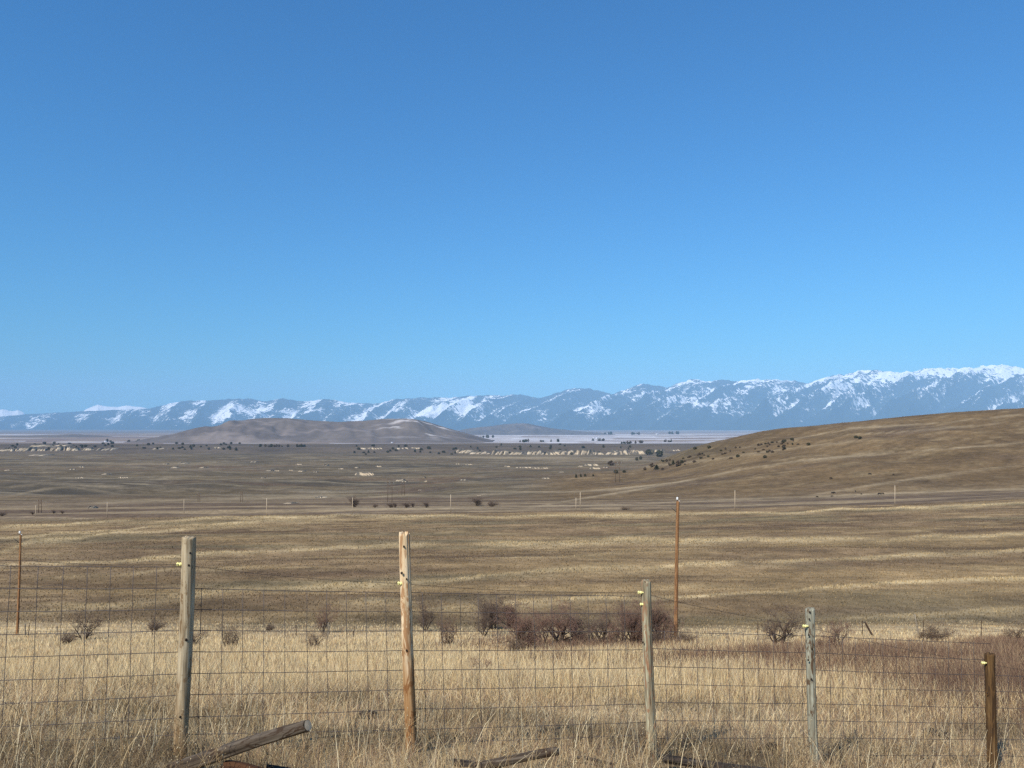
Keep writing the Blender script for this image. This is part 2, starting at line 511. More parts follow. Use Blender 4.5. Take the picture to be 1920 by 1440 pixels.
# ------------------------------------------------------------------ ground sheet
def build_ground():
    u_in = np.linspace(-0.74, 0.74, 500)
    u = np.concatenate([[-14, -6, -3, -2, -1.5, -1.2, -1.0, -.88, -.81], u_in, [.81, .88, 1.0, 1.2, 1.5, 2, 3, 6, 14]])
    e = lambda a, b, n: np.exp(np.linspace(math.log(a), math.log(b), n, endpoint=False))
    D = np.concatenate([e(1, 4, 10), e(4, 62, 120), e(62, 640, 210), e(640, 4200, 190), e(4200, 90000, 120), [90000]])
    UU, DD = np.meshgrid(u, D)
    XX = np.clip(UU * DD, -76000, 76000)
    ZZ = height(XX, DD)
    cc, pale = ground_colour(XX, DD, ZZ)
    # behind the camera the roadside runs on
    back = np.array([-20000, -3000, -400, -60, -8.])
    UB, DB = np.meshgrid(u, back)
    XB = np.clip(UB * np.abs(DB), -76000, 76000)
    ZB = np.full_like(XB, 0.0) - np.abs(DB) * 0.002
    cb = np.ones(XB.shape + (3,)) * lin(140, 120, 90)
    X = np.vstack([XB, XX]); Y = np.vstack([DB, DD]); Z = np.vstack([ZB, ZZ]); C = np.concatenate([cb, cc])
    nr, nc = X.shape
    idx = np.arange(nr * nc).reshape(nr, nc)
    quads = np.stack([idx[:-1, :-1], idx[:-1, 1:], idx[1:, 1:], idx[1:, :-1]], -1).reshape(-1, 4)
    V = np.stack([X, Y, Z], -1).reshape(-1, 3)
    C = C.reshape(-1, 3)
    # vertex normals of the whole sheet, so that the seam between ground and hill does not show
    gx = np.gradient(V.reshape(nr, nc, 3), axis=1); gy = np.gradient(V.reshape(nr, nc, 3), axis=0)
    nn = np.cross(gx, gy); nn /= np.linalg.norm(nn, axis=-1, keepdims=True) + 1e-12
    nn = nn.reshape(-1, 3)
    cx = V[quads].mean(1)
    qpx = 960 + F * cx[:, 0] / np.maximum(cx[:, 1], 1)
    D_ = cx[:, 1]
    is_hill = (D_ > 640) & (D_ < 2400) & (qpx > 1010 + 0.0 * D_) & (qpx > 1010 + (D_ - 640) * .2)
    is_slope = (D_ > 76) & (D_ < 420)
    m = mat_vertex("dry_ground", scales=((5.0, .22), (0.55, .2), (0.19, .22), (0.06, .22), (0.008, .10)), bump=(0.6, 0.08), bump2=(0.11, 1.2))
    for name, sel in (("ground", ~is_hill & ~is_slope), ("grassy_slope", is_slope), ("hill", is_hill)):
        q = quads[sel]
        used = np.unique(q)
        re = np.zeros(len(V), np.int32); re[used] = np.arange(len(used))
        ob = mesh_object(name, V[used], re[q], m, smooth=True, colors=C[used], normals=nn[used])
        ob["kind"] = "structure"


build_ground()


# ------------------------------------------------------------------ mountains
SKY_PTS = np.array([(-900, 800), (-500, 792), (-200, 786), (0, 781), (60, 776), (160, 771), (230, 768), (280, 766), (320, 756), (350, 751), (400, 751),
    (430, 748), (465, 747), (500, 753), (530, 747), (570, 753), (612, 748), (650, 754), (700, 757), (740, 749), (790, 745),
    (840, 746), (870, 743), (910, 741), (940, 742), (970, 739), (1010, 746), (1030, 741), (1070, 729), (1105, 728), (1148, 739),
    (1200, 721), (1215, 720), (1250, 726), (1290, 713), (1302, 711), (1335, 716), (1350, 713), (1400, 714), (1420, 711), (1480, 713),
    (1515, 718), (1560, 704), (1590, 701), (1612, 695), (1640, 693), (1690, 698), (1720, 694), (1755, 689), (1790, 691), (1830, 689),
    (1850, 685), (1880, 683), (1920, 691), (2000, 684), (2100, 692), (2300, 686), (2600, 700), (3000, 720)], float)
KNOTS = np.array([-900, -780, -640, -520, -400, -300, -190, -90, 20, 110, 190, 262, 340, 398, 462, 528, 610, 675, 738, 788, 866, 905, 966, 1030, 1100, 1210,
                  1300, 1345, 1418, 1478, 1585, 1640, 1720, 1758, 1850, 1885, 1990, 2080, 2170, 2290, 2400, 2520, 2640, 2800, 3000, 3300, 3700], float)


def ridge_mesh():
    px = np.concatenate([np.linspace(-700, -160, 90), np.linspace(-155, 2080, 1300), np.linspace(2085, 2640, 90)])
    t = np.concatenate([np.linspace(0, 1, 130), np.linspace(1, 1.7, 20)[1:]])
    P, T = np.meshgrid(px, t)
    Dc = np.interp(P, [-700, 0, 960, 1920, 2640], [61000, 58000, 55500, 51000, 47000])
    wd = np.interp(P, [-700, 0, 960, 1920, 2640], [10000, 11000, 14000, 17500, 18000])
    D = Dc - wd * (1 - T)
    T0 = np.clip(T, 0, 1)
    lean = np.interp(P, [-700, 300, 700, 1000, 1920, 2640], [30, 40, 90, 200, 280, 280])
    S = P + lean * (1 - T) ** 0.9 + 16 * fbm(P / 120, T * 3, 70, 3) * (1 - T0) * 4 * T0
    k = np.clip(np.searchsorted(KNOTS, S) - 1, 0, len(KNOTS) - 2)
    ph = (S - KNOTS[k]) / (KNOTS[k + 1] - KNOTS[k])
    wid = KNOTS[k + 1] - KNOTS[k]
    ridge = np.abs(2 * ph - 1) ** 0.9                       # 1 on the spur, 0 in the gully
    ridge2 = np.abs(2 * ((S / 31.0 + .6 * fbm(S / 60, T * 4, 72, 2)) % 1.0) - 1)
    crest_row = np.interp(S, SKY_PTS[:, 0], SKY_PTS[:, 1])
    crest_own = np.interp(P, SKY_PTS[:, 0], SKY_PTS[:, 1])
    row = crest_own * T0 ** 2 + crest_row * (1 - T0 ** 2)
    zc = (HY - row) / F * Dc + 340.0
    prof = T0 ** 1.15
    z = -340.0 + CZ + zc * prof
    body = 4 * T0 * (1 - T0)
    amp = np.clip(zc / 2900, .25, 1.4)
    z = z + (ridge - 0.75) * body * 850 * amp * np.clip(wid / 80, .5, 1.3)
    z = z + (ridge2 - .5) * body * 240 * amp
    z = z + fbm(P / 26, T * 7, 74, 4) * 270 * amp * np.sqrt(body + 1e-6) * sstep(0, .2, T0)
    z = z + fbm(P / 9, T * 22, 75, 3) * 80 * amp * sstep(.0, .3, T0)
    back = np.clip(T - 1, 0, 1)
    z = z - back * 2500 * amp + fbm(P / 30, T * 6, 76, 3) * 60 * sstep(0, .2, back)
    X = (P - 960) / F * D
    V = np.stack([X, D, z], -1)
    # open snow: gully side of each spur, the high ground, and scattered clearings; forest elsewhere
    alt = np.clip((z + 300) / 4300, 0, 1.3)
    rx = np.interp(P, [0, 700, 960, 1500, 1700, 1920], [0, 0, .0, .02, .12, .18])
    gul = sstep(.30, .55, ph) * (1 - sstep(.93, 1.0, ph))
    s = -.06 + .38 * gul * sstep(.15, .45, T0) + .38 * fbm(P / 60, T * 4.5, 80, 3) + .50 * fbm(S / 16, T * 7, 82, 3) - .26 * sstep(340, 230, P) + .30 * sstep(.5, 1.05, alt) + rx * sstep(.35, .7, T0)
    s = s - .7 * sstep(.50, .10, T0) - .12 * sstep(.90, 1.0, T0) * (alt < .7)
    s = np.minimum(s, .40)
    # named bare slopes
    for (cx, ct, sx, st, a) in [(420, .55, 28, .22, .55), (820, .62, 24, .25, .85), (880, .70, 24, .2, .8), (1130, .45, 30, .1, .35),
                                (600, .75, 16, .2, .4), (545, .7, 16, .2, .4), (1640, .88, 45, .12, .3), (1820, .9, 90, .10, .25), (100, .7, 30, .1, .2), (30, .55, 12, .15, .25)]:
        cxx = P + lean * (1 - T) - (cx + lean * (1 - ct))
        s = s + a * np.exp(-(cxx / sx) ** 2 - ((T - ct) / st) ** 2)
    return V, s, px, t


def build_mountains():
    V, s, px, t = ridge_mesh()
    nr, nc = V.shape[:2]
    idx = np.arange(nr * nc).reshape(nr, nc)
    q = np.stack([idx[:-1, :-1], idx[:-1, 1:], idx[1:, 1:], idx[1:, :-1]], -1).reshape(-1, 4)
    m, nt, b = new_mat("forest_and_snow")
    b.inputs["Specular IOR Level"].default_value = 0.02
    tc = N(nt, "ShaderNodeTexCoord")
    a = N(nt, "ShaderNodeAttribute", attribute_name="snow")
    acc = a.outputs["Fac"]
    for sc_, amt in ((1 / 900, .6), (1 / 280, 1.0), (1 / 110, .5)):
        nz = N(nt, "ShaderNodeTexNoise", Scale=sc_, Detail=5.0, Roughness=0.7)
        nt.links.new(tc.outputs["Object"], nz.inputs["Vector"])
        mr = N(nt, "ShaderNodeMapRange"); mr.clamp = False
        mr.inputs[3].default_value = -amt; mr.inputs[4].default_value = amt
        nt.links.new(nz.outputs["Fac"], mr.inputs[0])
        ad = N(nt, "ShaderNodeMath", operation='ADD')
        nt.links.new(acc, ad.inputs[0]); nt.links.new(mr.outputs[0], ad.inputs[1])
        acc = ad.outputs[0]
    r = ramp(nt, [(0.12, tuple(lin(38, 46, 44))), (0.26, tuple(lin(110, 112, 110))), (0.36, (.86, .85, .84))])
    nt.links.new(acc, r.inputs[0]); nt.links.new(r.outputs[0], b.inputs["Base Color"])
    ob = mesh_object("mountain_range", V.reshape(-1, 3), q, m, smooth=True, attrs={"snow": s.ravel()})
    ob["kind"] = "structure"
    # snow peaks behind the range
    ms = mat_plain("old_snow", (.84, .80, .78), rough=.9, noise=(1 / 300, .06), spec=.02)
    for pts, d in (([(-40, 786), (-10, 772), (5, 767), (14, 769), (24, 771), (34, 769), (44, 773), (62, 786)], 68000),
                   ([(140, 786), (160, 768), (172, 763), (184, 758.5), (196, 761.5), (212, 763), (222, 763), (236, 760), (250, 762), (264, 763), (282, 767), (300, 786)], 67000)):
        p = np.array(pts, float)
        g = np.linspace(p[0, 0], p[-1, 0], 160)
        tt = np.concatenate([np.linspace(0, 1, 40), np.linspace(1, 1.8, 12)[1:]])
        G, T = np.meshgrid(g, tt)
        row = np.interp(G, p[:, 0], p[:, 1]) + .8 * fbm(G / 6, G * 0, 90, 3)
        Dd = d - 5000 * (1 - T)
        zc = (HY - row) / F * d + CZ
        zz = -300 + (zc + 300) * np.where(T <= 1, T, 1 - (T - 1) * .8) + 60 * fbm(G / 7 + T, T * 6, 91, 3) * np.clip(4 * T * (1 - np.minimum(T, 1)), 0, 1)
        VV = np.stack([(G - 960) / F * Dd, Dd, zz], -1)
        n0, n1 = G.shape; ii = np.arange(n0 * n1).reshape(n0, n1)
        qq = np.stack([ii[:-1, :-1], ii[:-1, 1:], ii[1:, 1:], ii[1:, :-1]], -1).reshape(-1, 4)
        o = mesh_object("snow_peak", VV.reshape(-1, 3), qq, ms, smooth=True)
        o["kind"] = "structure"


build_mountains()


def build_valley_hills():
    m = mat_vertex("valley_hill_grass", scales=((1 / 60, .12), (1 / 250, .10)))
    specs = [
        ([(262, 829), (300, 825), (340, 815), (375, 806), (430, 793), (465, 786), (495, 783.5), (540, 784), (580, 788), (640, 791.5), (690, 790),
          (730, 786), (765, 785), (795, 789), (830, 800), (865, 810), (895, 818), (925, 827)], 7700, 1200, 101),
        ([(800, 820), (850, 809), (880, 803), (920, 799), (940, 796), (965, 794), (985, 794.5), (1010, 798), (1040, 804), (1080, 808), (1130, 812), (1180, 818)], 17500, 2200, 111),
        ([(-80, 826), (0, 818), (60, 816), (140, 814), (180, 817), (215, 822), (250, 828)], 12000, 900, 121),
    ]
    for pts, d, w, sd in specs:
        p = np.array(pts, float)
        g = np.linspace(p[0, 0], p[-1, 0], 240); tt = np.linspace(-1, 1, 90)
        G, T = np.meshgrid(g, tt)
        sk = np.interp(G, p[:, 0], p[:, 1])
        k = np.ones(9) / 9
        sk = np.apply_along_axis(lambda r: np.convolve(np.pad(r, 4, 'edge'), k, 'valid'), 1, sk)
        zc = (HY - sk) / F * d + CZ
        Dd = d + w * T
        X = (G - 960) / F * d * (1 + 0.0 * T)
        zb = height(X, Dd) - 12
        prof = np.cos(np.clip(T, -1, 1) * math.pi / 2) ** 1.3
        rise = np.maximum(zc - zb, 0)
        foot = 1 + .7 * (fbm(X / 420, Dd / 700, sd, 3)) * np.sin(np.clip(-T, 0, 1) * math.pi) * .8
        fold = -.5 * np.abs(fbm(X / 330 + .3 * T, Dd / 900, sd + 3, 3)) * 1.5 + .25 - .45 * np.abs(fbm(X / 120 + Dd / 500, Dd / 500, sd + 8, 3))
        z = zb + rise * np.clip(prof * foot + .28 * fold * np.sin(np.clip(-T, 0, 1) * math.pi) ** .7, 0, 1.02)
        pale = sstep(.62, .9, .5 + .8 * fbm(X / 520, Dd / 160 + X / 900, sd + 5, 3))
        c = mixc(lin(98, 90, 86), lin(112, 103, 96), .5 + .8 * fbm(X / 300, Dd / 300, sd + 6, 3))
        c = mixc(c, lin(136, 124, 116), pale * .6)
        if sd == 101:
            c = mixc(c, lin(190, 184, 180), .8 * sstep(.72, .8, .5 + .9 * fbm(X / 420 + Dd / 300, Dd / 90, 107, 2)) * sstep(700, 780, G) * (1 - sstep(830, 860, G)) * sstep(-.9, -.5, T))
        if sd == 111:
            c = mixc(c, lin(92, 90, 92), .5)
        n0, n1 = G.shape; ii = np.arange(n0 * n1).reshape(n0, n1)
        qq = np.stack([ii[:-1, :-1], ii[:-1, 1:], ii[1:, 1:], ii[1:, :-1]], -1).reshape(-1, 4)
        o = mesh_object("valley_hill", np.stack([X, Dd, z], -1).reshape(-1, 3), qq, m, smooth=True, colors=c.reshape(-1, 3))
        o["kind"] = "structure"


build_valley_hills()


# ------------------------------------------------------------------ pale clay bluffs and outcrops
def build_bluffs():
    mc = mat_vertex("pale_clay", scales=((1 / 6, .10), (1 / 25, .08)))
    variants = []
    for v in range(5):
        n = 46
        g = np.linspace(-1, 1, n)
        A, B = np.meshgrid(g, g)
        # a broken cliff face: bare spurs running out at the viewer, scrubby gullies between them, grass on top
        ph = A * (1.3 + .35 * v) + .9 * fbm(A * 1.7, B * .5, 130 + v, 2) + .23 * v
        tri = 1 - 2 * np.abs((ph % 1.0) - .5)
        top = .62 + .38 * np.clip(.5 + .9 * fbm(A * 1.6, A * 0 + v, 133, 2), 0, 1)
        h = sstep(-.15 - .75 * tri ** .8, .55 - .35 * tri, B + .12 * fbm(A * 4, B * 4, 134 + v, 2)) * top
        h = h * sstep(1.0, .55, np.abs(A) + .15 * fbm(A * 3, B * 3, 136 + v, 2)) * sstep(1.0, .7, B)
        h = h - .10 * np.abs(fbm(A * 7, B * 2, 135 + v, 3)) * (h > .03) + .03 * fbm(A * 11, B * 11, 140 + v, 2)
        edge = np.maximum(np.abs(A), np.abs(B))
        h = np.where(edge > .97, -.4, h)
        clay = sstep(.30, .55, tri + .45 * fbm(A * 5, B * 5, 150 + v, 3)) * sstep(.05, .16, h) * (1 - sstep(.72, .86, h / np.maximum(top, .1) + .2 * fbm(A * 4, B * 4, 151 + v, 2)))
        c = mixc(lin(98, 92, 82) * np.ones(A.shape + (3,)), mixc(lin(166, 148, 122), lin(204, 186, 156), .5 + fbm(A * 4, B * 4, 145 + v, 3)), clay)
        idx = np.arange(n * n).reshape(n, n)
        q = np.stack([idx[:-1, :-1], idx[:-1, 1:], idx[1:, 1:], idx[1:, :-1]], -1).reshape(-1, 4)
        variants.append((np.stack([A, B, h], -1).reshape(-1, 3), q, c.reshape(-1, 3)))
    shared = [None] * 5

    def put(px, py, wpx, hpx, v, name, deep=1.2, rz=0.0):
        X, D, z = on_ground(px, py, 560)
        s = D / F
        if shared[v] is None:
            ob = mesh_object(name, variants[v][0], variants[v][1], mc, smooth=True, colors=variants[v][2])
            shared[v] = ob.data
        else:
            ob = bpy.data.objects.new(name, shared[v]); COL.objects.link(ob)
        w = wpx * s * .5
        ob.location = (X, D + w * deep * .6, z - hpx * s * .08)
        ob.scale = (w, w * deep, hpx * s * 1.08)
        ob.rotation_euler = (0, 0, rz)
        ob["kind"] = "structure"

    rr = random.Random(5)
    # the long line of bluffs across the middle
    for px, py, w, h in [(868, 850, 40, 9), (896, 852, 44, 8), (938, 853, 56, 12), (968, 853, 52, 11), (998, 853, 60, 13), (1034, 853, 46, 9),
                         (1058, 853, 56, 14), (1092, 853, 66, 13), (1122, 853, 40, 9), (1146, 853, 38, 9), (1166, 853, 56, 14), (1198, 852, 48, 10), (1236, 849, 50, 10), (1268, 846, 36, 7)]:
        put(px + rr.uniform(-5, 5), py, w * rr.uniform(.6, 1.05), h * rr.uniform(.65, 1.1), rr.randrange(5), "clay_bluff", 1.1, rr.uniform(-.6, .6))
    # the group at the left
    for px, py, w, h in [(2, 847, 26, 7), (22, 847, 28, 9), (40, 847, 30, 11), (62, 847, 30, 8), (74, 846, 18, 7), (96, 846, 30, 9), (110, 846, 36, 13), (130, 846, 22, 8),
                         (157, 845, 20, 7), (192, 845, 40, 6), (292, 843, 26, 4), (66, 838, 32, 5), (110, 837, 30, 5), (404, 841, 16, 4),
                         (686, 843, 34, 5), (752, 843, 34, 5), (780, 842, 20, 4), (705, 843, 26, 4)]:
        put(px, py, w, h, rr.randrange(5), "clay_bluff", 1.5, rr.uniform(-.5, .5))
    # small outcrops on the near flats
    for px, py, w, h in [(323, 878, 12, 3.5), (340, 870, 16, 3), (308, 871, 10, 2.5), (378, 878, 12, 3.5), (149, 877, 12, 3), (132, 881, 12, 3), (146, 897, 14, 3), (228, 897, 18, 2.5), (195, 890, 12, 3),
                         (503, 884, 14, 3), (518, 884, 10, 3), (563, 885, 12, 3.5), (545, 883, 8, 2.5), (610, 874, 10, 4), (492, 897, 10, 2.5), (473, 867, 14, 2.5), (62, 855, 36, 3.5), (10, 883, 10, 3),
                         (683, 892, 28, 7), (694, 891, 18, 6), (748, 903, 16, 6), (757, 904, 12, 3), (710, 876, 10, 3), (668, 878, 8, 3), (858, 871, 8, 3), (952, 876, 12, 3), (973, 878, 14, 3), (990, 878, 16, 3.5),
                         (1007, 879, 14, 3), (1023, 879, 12, 3), (1113, 874, 26, 6), (1119, 880, 16, 4), (1091, 876, 12, 4), (1136, 878, 12, 3.5), (868, 901, 14, 2.5), (898, 930, 8, 2), (787, 920, 8, 2), (1025, 898, 14, 2.5),
                         (795, 897, 6, 4), (798, 904, 5, 5), (640, 880, 9, 2.5), (590, 886, 10, 2.5), (560, 872, 10, 2), (880, 872, 12, 2.5), (1055, 886, 14, 2), (600, 934, 22, 2.5), (540, 945, 20, 2.5), (168, 973, 14, 4)]:
        put(px, py, w, h, rr.randrange(5), "clay_outcrop", 1.8, rr.uniform(-.7, .7))


build_bluffs()


# ------------------------------------------------------------------ tubes, posts, logs
def tube(points, radii, sides=6, cap=True):
    """tube through points -> verts, faces"""
    P = [Vector(p) for p in points]
    V = []; Fc = []
    up0 = None
    for i, p in enumerate(P):
        d = (P[min(i + 1, len(P) - 1)] - P[max(i - 1, 0)]).normalized()
        if up0 is None:
            up0 = Vector((0, 0, 1)) if abs(d.z) < .9 else Vector((1, 0, 0))
        a = d.cross(up0).normalized(); b = a.cross(d).normalized()
        up0 = b
        r = radii[i] if hasattr(radii, '__len__') else radii
        for k in range(sides):
            th = 2 * math.pi * k / sides
            V.append(tuple(p + a * (r * math.cos(th)) + b * (r * math.sin(th))))
    for i in range(len(P) - 1):
        for k in range(sides):
            a0 = i * sides + k; a1 = i * sides + (k + 1) % sides
            Fc.append((a0, a1, a1 + sides, a0 + sides))
    if cap:
        Fc.append(tuple(range(sides - 1, -1, -1)))
        n = (len(P) - 1) * sides
        Fc.append(tuple(n + k for k in range(sides)))
    return V, Fc


def merge(parts):
    V = []; Fc = []
    for v, f in parts:
        o = len(V); V.extend(v); Fc.extend([tuple(i + o for i in ff) for ff in f])
    return V, Fc


def round_timber(length, r0, r1, seed, sides=30, rings=90, checks=5, knots=4, bend=.01, top_rough=.012, flare=0.0):
    """a weathered round timber standing along +Z from 0 to length"""
    rr = np.random.default_rng(seed)
    V = np.zeros((rings, sides, 3))
    th = np.linspace(0, 2 * math.pi, sides, endpoint=False)
    ck = rr.uniform(0, 2 * math.pi, checks); ckd = rr.uniform(.08, .3, checks); ckz = rr.uniform(0, 1, checks); ckl = rr.uniform(.25, .7, checks)
    kn = [(rr.uniform(0, 2 * math.pi), rr.uniform(.1, .95), rr.uniform(.1, .22), rr.choice([-1, 1], p=[.4, .6])) for _ in range(knots)]
    ph = rr.uniform(0, 6.28, 2)
    for i in range(rings):
        t = i / (rings - 1)
        r = r0 + (r1 - r0) * t
        rad = r * (1 + .05 * fbm(np.cos(th) * 1.4 + seed, np.sin(th) * 1.4 + t * length * 1.6, seed, 3)
                   + .035 * fbm(np.cos(th) * 5 + seed, np.sin(th) * 5 + t * length * 4, seed + 5, 2))
        for a, dpt, cz, cl in zip(ck, ckd, ckz, ckl):
            dd = np.abs((th - a - .15 * math.sin(t * 5 + a) + math.pi) % (2 * math.pi) - math.pi)
            w = math.exp(-((t - cz) / cl) ** 4)
            rad = rad - r * dpt * w * np.exp(-(dd / (.13 if sides < 40 else .085)) ** 2)
        for a, kz, kr, sg in kn:
            dd = np.abs((th - a + math.pi) % (2 * math.pi) - math.pi)
            rad = rad + sg * r * .11 * np.exp(-(dd / .4) ** 2 - ((t - kz) * length / .03) ** 2)
        cx = bend * math.sin(t * 3 + ph[0]); cy = bend * math.sin(t * 2.3 + ph[1])
        V[i, :, 0] = cx + rad * np.cos(th); V[i, :, 1] = cy + rad * np.sin(th); V[i, :, 2] = t * length
    V[-1, :, 2] += top_rough * fbm(np.cos(th) * 2.5, np.sin(th) * 2.5, seed + 9, 3)
    V[-2, :, 2] = np.minimum(V[-2, :, 2], V[-1, :, 2] - .004)
    inner = V[-1].copy(); cen = inner.mean(0)
    rings_extra = []
    for f in (.93, .6, .25):
        rg = cen + (V[-1] - cen) * f
        rg[:, 2] = V[-1, :, 2] * 1 + (.004 if f > .9 else .003 * fbm(np.cos(th) * 3 * f, np.sin(th) * 3 * f, seed + 11, 2))
        rings_extra.append(rg)
    bot = V[0].copy()
    allr = list(V) + rings_extra
    vv = np.concatenate(allr)
    nR = len(allr)
    Fc = []
    for i in range(nR - 1):
        for k in range(sides):
            a0 = i * sides + k; a1 = i * sides + (k + 1) % sides
            Fc.append((a0, a1, a1 + sides, a0 + sides))
    Fc.append(tuple((nR - 1) * sides + k for k in range(sides)))
    Fc.append(tuple(range(sides - 1, -1, -1)))
    return vv, Fc


def place_along(ob, base, top):
    """turn an object built along +Z so that it runs from base to top"""
    b = Vector(base); d = Vector(top) - b
    ob.location = b
    q = Vector((0, 0, 1)).rotation_difference(d.normalized())
    ob.rotation_mode = 'QUATERNION'
    ob.rotation_quaternion = q


WIRE = mat_plain("grey_fence_wire", lin(92, 84, 80), rough=.6, metallic=.3, noise=(9.0, .35), spec=.3)
HOTWIRE = mat_plain("dark_thin_wire", lin(70, 62, 58), rough=.6, metallic=.3, noise=(9.0, .3))
INSUL = mat_plain("yellow_plastic", lin(238, 228, 150), rough=.5, noise=(40.0, .06), spec=.4)


def build_fence():
    fence = empty("wire_fence", tuple(at(762, 1414, fence_depth(762))))
    tag(fence, "woven wire livestock fence on five weathered round posts in the foreground", "fence")
    inv = Vector(fence.location)
    loc = lambda p: tuple(Vector(p) - inv)
    wood = [
        mat_wood("olive_grey_post_wood", lin(200, 186, 156), lin(158, 142, 114), lin(88, 72, 54), lin(128, 106, 78), patch_amt=.25, low=((.72, .62, .5), .3, .9)),
        mat_wood("bleached_peeling_post_wood", lin(240, 222, 188), lin(206, 178, 138), lin(98, 70, 46), lin(168, 130, 92), patch_amt=.4, span=.26, low=((.55, .43, .32), .75, 1.25)),
        mat_wood("grey_green_post_wood", lin(188, 182, 152), lin(136, 126, 102), lin(86, 70, 52), lin(146, 112, 84), patch_amt=.3, grain=1.2, span=.16),
        mat_wood("lichen_grey_post_wood", lin(178, 178, 158), lin(132, 128, 110), lin(70, 60, 48), lin(92, 74, 56), patch_amt=.3),
        mat_wood("dark_rusty_post_wood", lin(118, 92, 58), lin(72, 54, 36), lin(40, 30, 21), lin(96, 72, 44), patch_amt=.25, grain=1.3),
    ]
    labels = ["olive grey post with its bark gone", "bleached cream post, brown towards its foot", "grey green post with flaking brown streaks",
              "lichen grey post with dark knots", "dark rusty brown post"]
    spec = [(351, 1008, 338, 1424, 26, 25), (760, 1001, 771, 1420, 21, 22), (1212, 1090, 1224, 1426, 19.5, 18), (1520, 1142, 1528, 1440, 17.5, 16.5), (1857, 1226, 1861, 1460, 18, 18)]
    posts = []
    for i, (xt, yt, xb, yb, wt, wb) in enumerate(spec):
        D = float(fence_depth((xt + xb) / 2))
        top = at(xt, yt, D); bot = at(xb, yb, D)
        gz = float(height(bot[0], np.array(D)))
        dirv = (top - bot) / np.linalg.norm(top - bot)
        bot = bot + dirv * ((gz - .25) - bot[2]) / dirv[2]
        L = float(np.linalg.norm(top - bot))
        s = D / F / 2
        v, f = round_timber(L, wb * s, wt * s, 200 + i, sides=54, rings=120, knots=7 if i == 3 else 4, checks=9, top_rough=[.01, .03, .02, .012, .012][i])
        p = mesh_object("post", v, f, wood[i], smooth=True)
        p["label"] = labels[i]
        p.parent = fence
        place_along(p, loc(bot), loc(top))
        posts.append((p, bot, top, wt * s))
    dark_knot = mat_plain("dark_knot_wood", lin(46, 36, 28), noise=(60.0, .3))
    for i, px, py, kr in [(0, 356, 1037, .007), (0, 353, 1060, .008), (0, 348, 1200, .009), (0, 337, 1345, .007), (1, 757, 1025, .007), (1, 753, 1075, .009), (1, 762, 1086, .006), (1, 762, 1220, .007),
                          (2, 1206, 1205, .007), (2, 1216, 1280, .007), (2, 1222, 1334, .007), (3, 1519, 1148, .008), (3, 1518, 1161, .007), (3, 1517, 1191, .008), (3, 1523, 1217, .006), (3, 1516, 1238, .008), (3, 1522, 1274, .008), (4, 1852, 1300, .007)]:
        p, bot, top, r = posts[i]
        D = float(fence_depth(px)) - r * .93
        V = []; Fc = []
        for ring, (q, dy) in enumerate(((1.0, .008), (.75, .001), (.3, -.001))):
            for k in range(10):
                th = 2 * math.pi * k / 10
                V.append((kr * q * math.cos(th) * (1 + .2 * math.sin(3 * th + px)), dy, kr * 1.25 * q * math.sin(th)))
        for ring in range(2):
            for k in range(10):
                Fc.append((ring * 10 + k, (ring + 1) * 10 + k, (ring + 1) * 10 + (k + 1) % 10, ring * 10 + (k + 1) % 10))
        Fc.append(tuple(range(29, 19, -1)))
        o = mesh_object("knot", V, Fc, dark_knot, p, smooth=True)
        pm = Matrix.Translation(p.location) @ p.rotation_quaternion.to_matrix().to_4x4()
        o.matrix_basis = pm.inverted() @ Matrix.Translation(Vector(loc(at(px, py, D))))
    # picture rows of the horizontal wires at given columns
    left_x = [-140, 0, 345, 762, 1213]
    L_rows = [[1062, 1061, 1063], [1104, 1103, 1103, 1111, 1118], [1149, 1147, 1142, 1147, 1151], [1193, 1190, 1182, 1183, 1184], [1236, 1232, 1222, 1220, 1218], [1281, 1276, 1263, 1256, 1252],
              [1326, 1320, 1303, 1293, 1285], [1370, 1363, 1345, 1330, 1320], [1400, 1392, 1377, 1368, 1354], [1428, 1419, 1404, 1394, 1378], [None, None, None, 1414, 1400]]
    right_x = [1213, 1521, 1857, 2060]
    R_rows = [[1183, 1192, 1207], [1216, 1224, 1237], [1249, 1256, 1266, 1272], [1282, 1288, 1296, 1300], [1317, 1319, 1327, 1330], [1351, 1351, 1356, 1358], [1384, 1383, 1386, 1388], [1418, 1415, 1417, 1419]]
    OFF = 0.055

    def wire_point(px, py):
        D = float(fence_depth(px)) + OFF
        return at(px, py, D)

    rr = random.Random(3)
    for xs, rows in ((left_x, L_rows), (right_x, R_rows)):
        for rw in rows:
            pts = [(x, y) for x, y in zip(xs, rw) if y is not None]
            path = []
            for (xa, ya), (xb, yb) in zip(pts[:-1], pts[1:]):
                n = max(6, int(abs(xb - xa) / 22))
                for k in range(n):
                    t = k / n
                    w = 1.6 * math.sin(math.pi * t)
                    path.append(loc(wire_point(xa + (xb - xa) * t, ya + (yb - ya) * t + w * .5 + rr.uniform(-.5, .5))))
            path.append(loc(wire_point(*pts[-1])))
            v, f = tube(path, .0026, 5)
            mesh_object("horizontal_wire", v, f, WIRE, fence, smooth=True)
    # the loose second wire that lifts above the mesh at the left
    path = [loc(wire_point(70 + k * 8, 1102 - 6 * math.sin(min(k, 10) / 10 * math.pi) ** .8 + (0.2 * k))) for k in range(11)]
    v, f = tube(path, .0019, 5); mesh_object("loose_wire", v, f, WIRE, fence, smooth=True)
    v, f = merge([tube([loc(wire_point(8 + 9 * math.cos(a * .9) * .9 + a * 1.5, 1319 + 3 * math.sin(a * 2.1))) for a in np.linspace(0, 9, 22)], .0018, 5)])
    mesh_object("wire_knot", v, f, WIRE, fence, smooth=True)

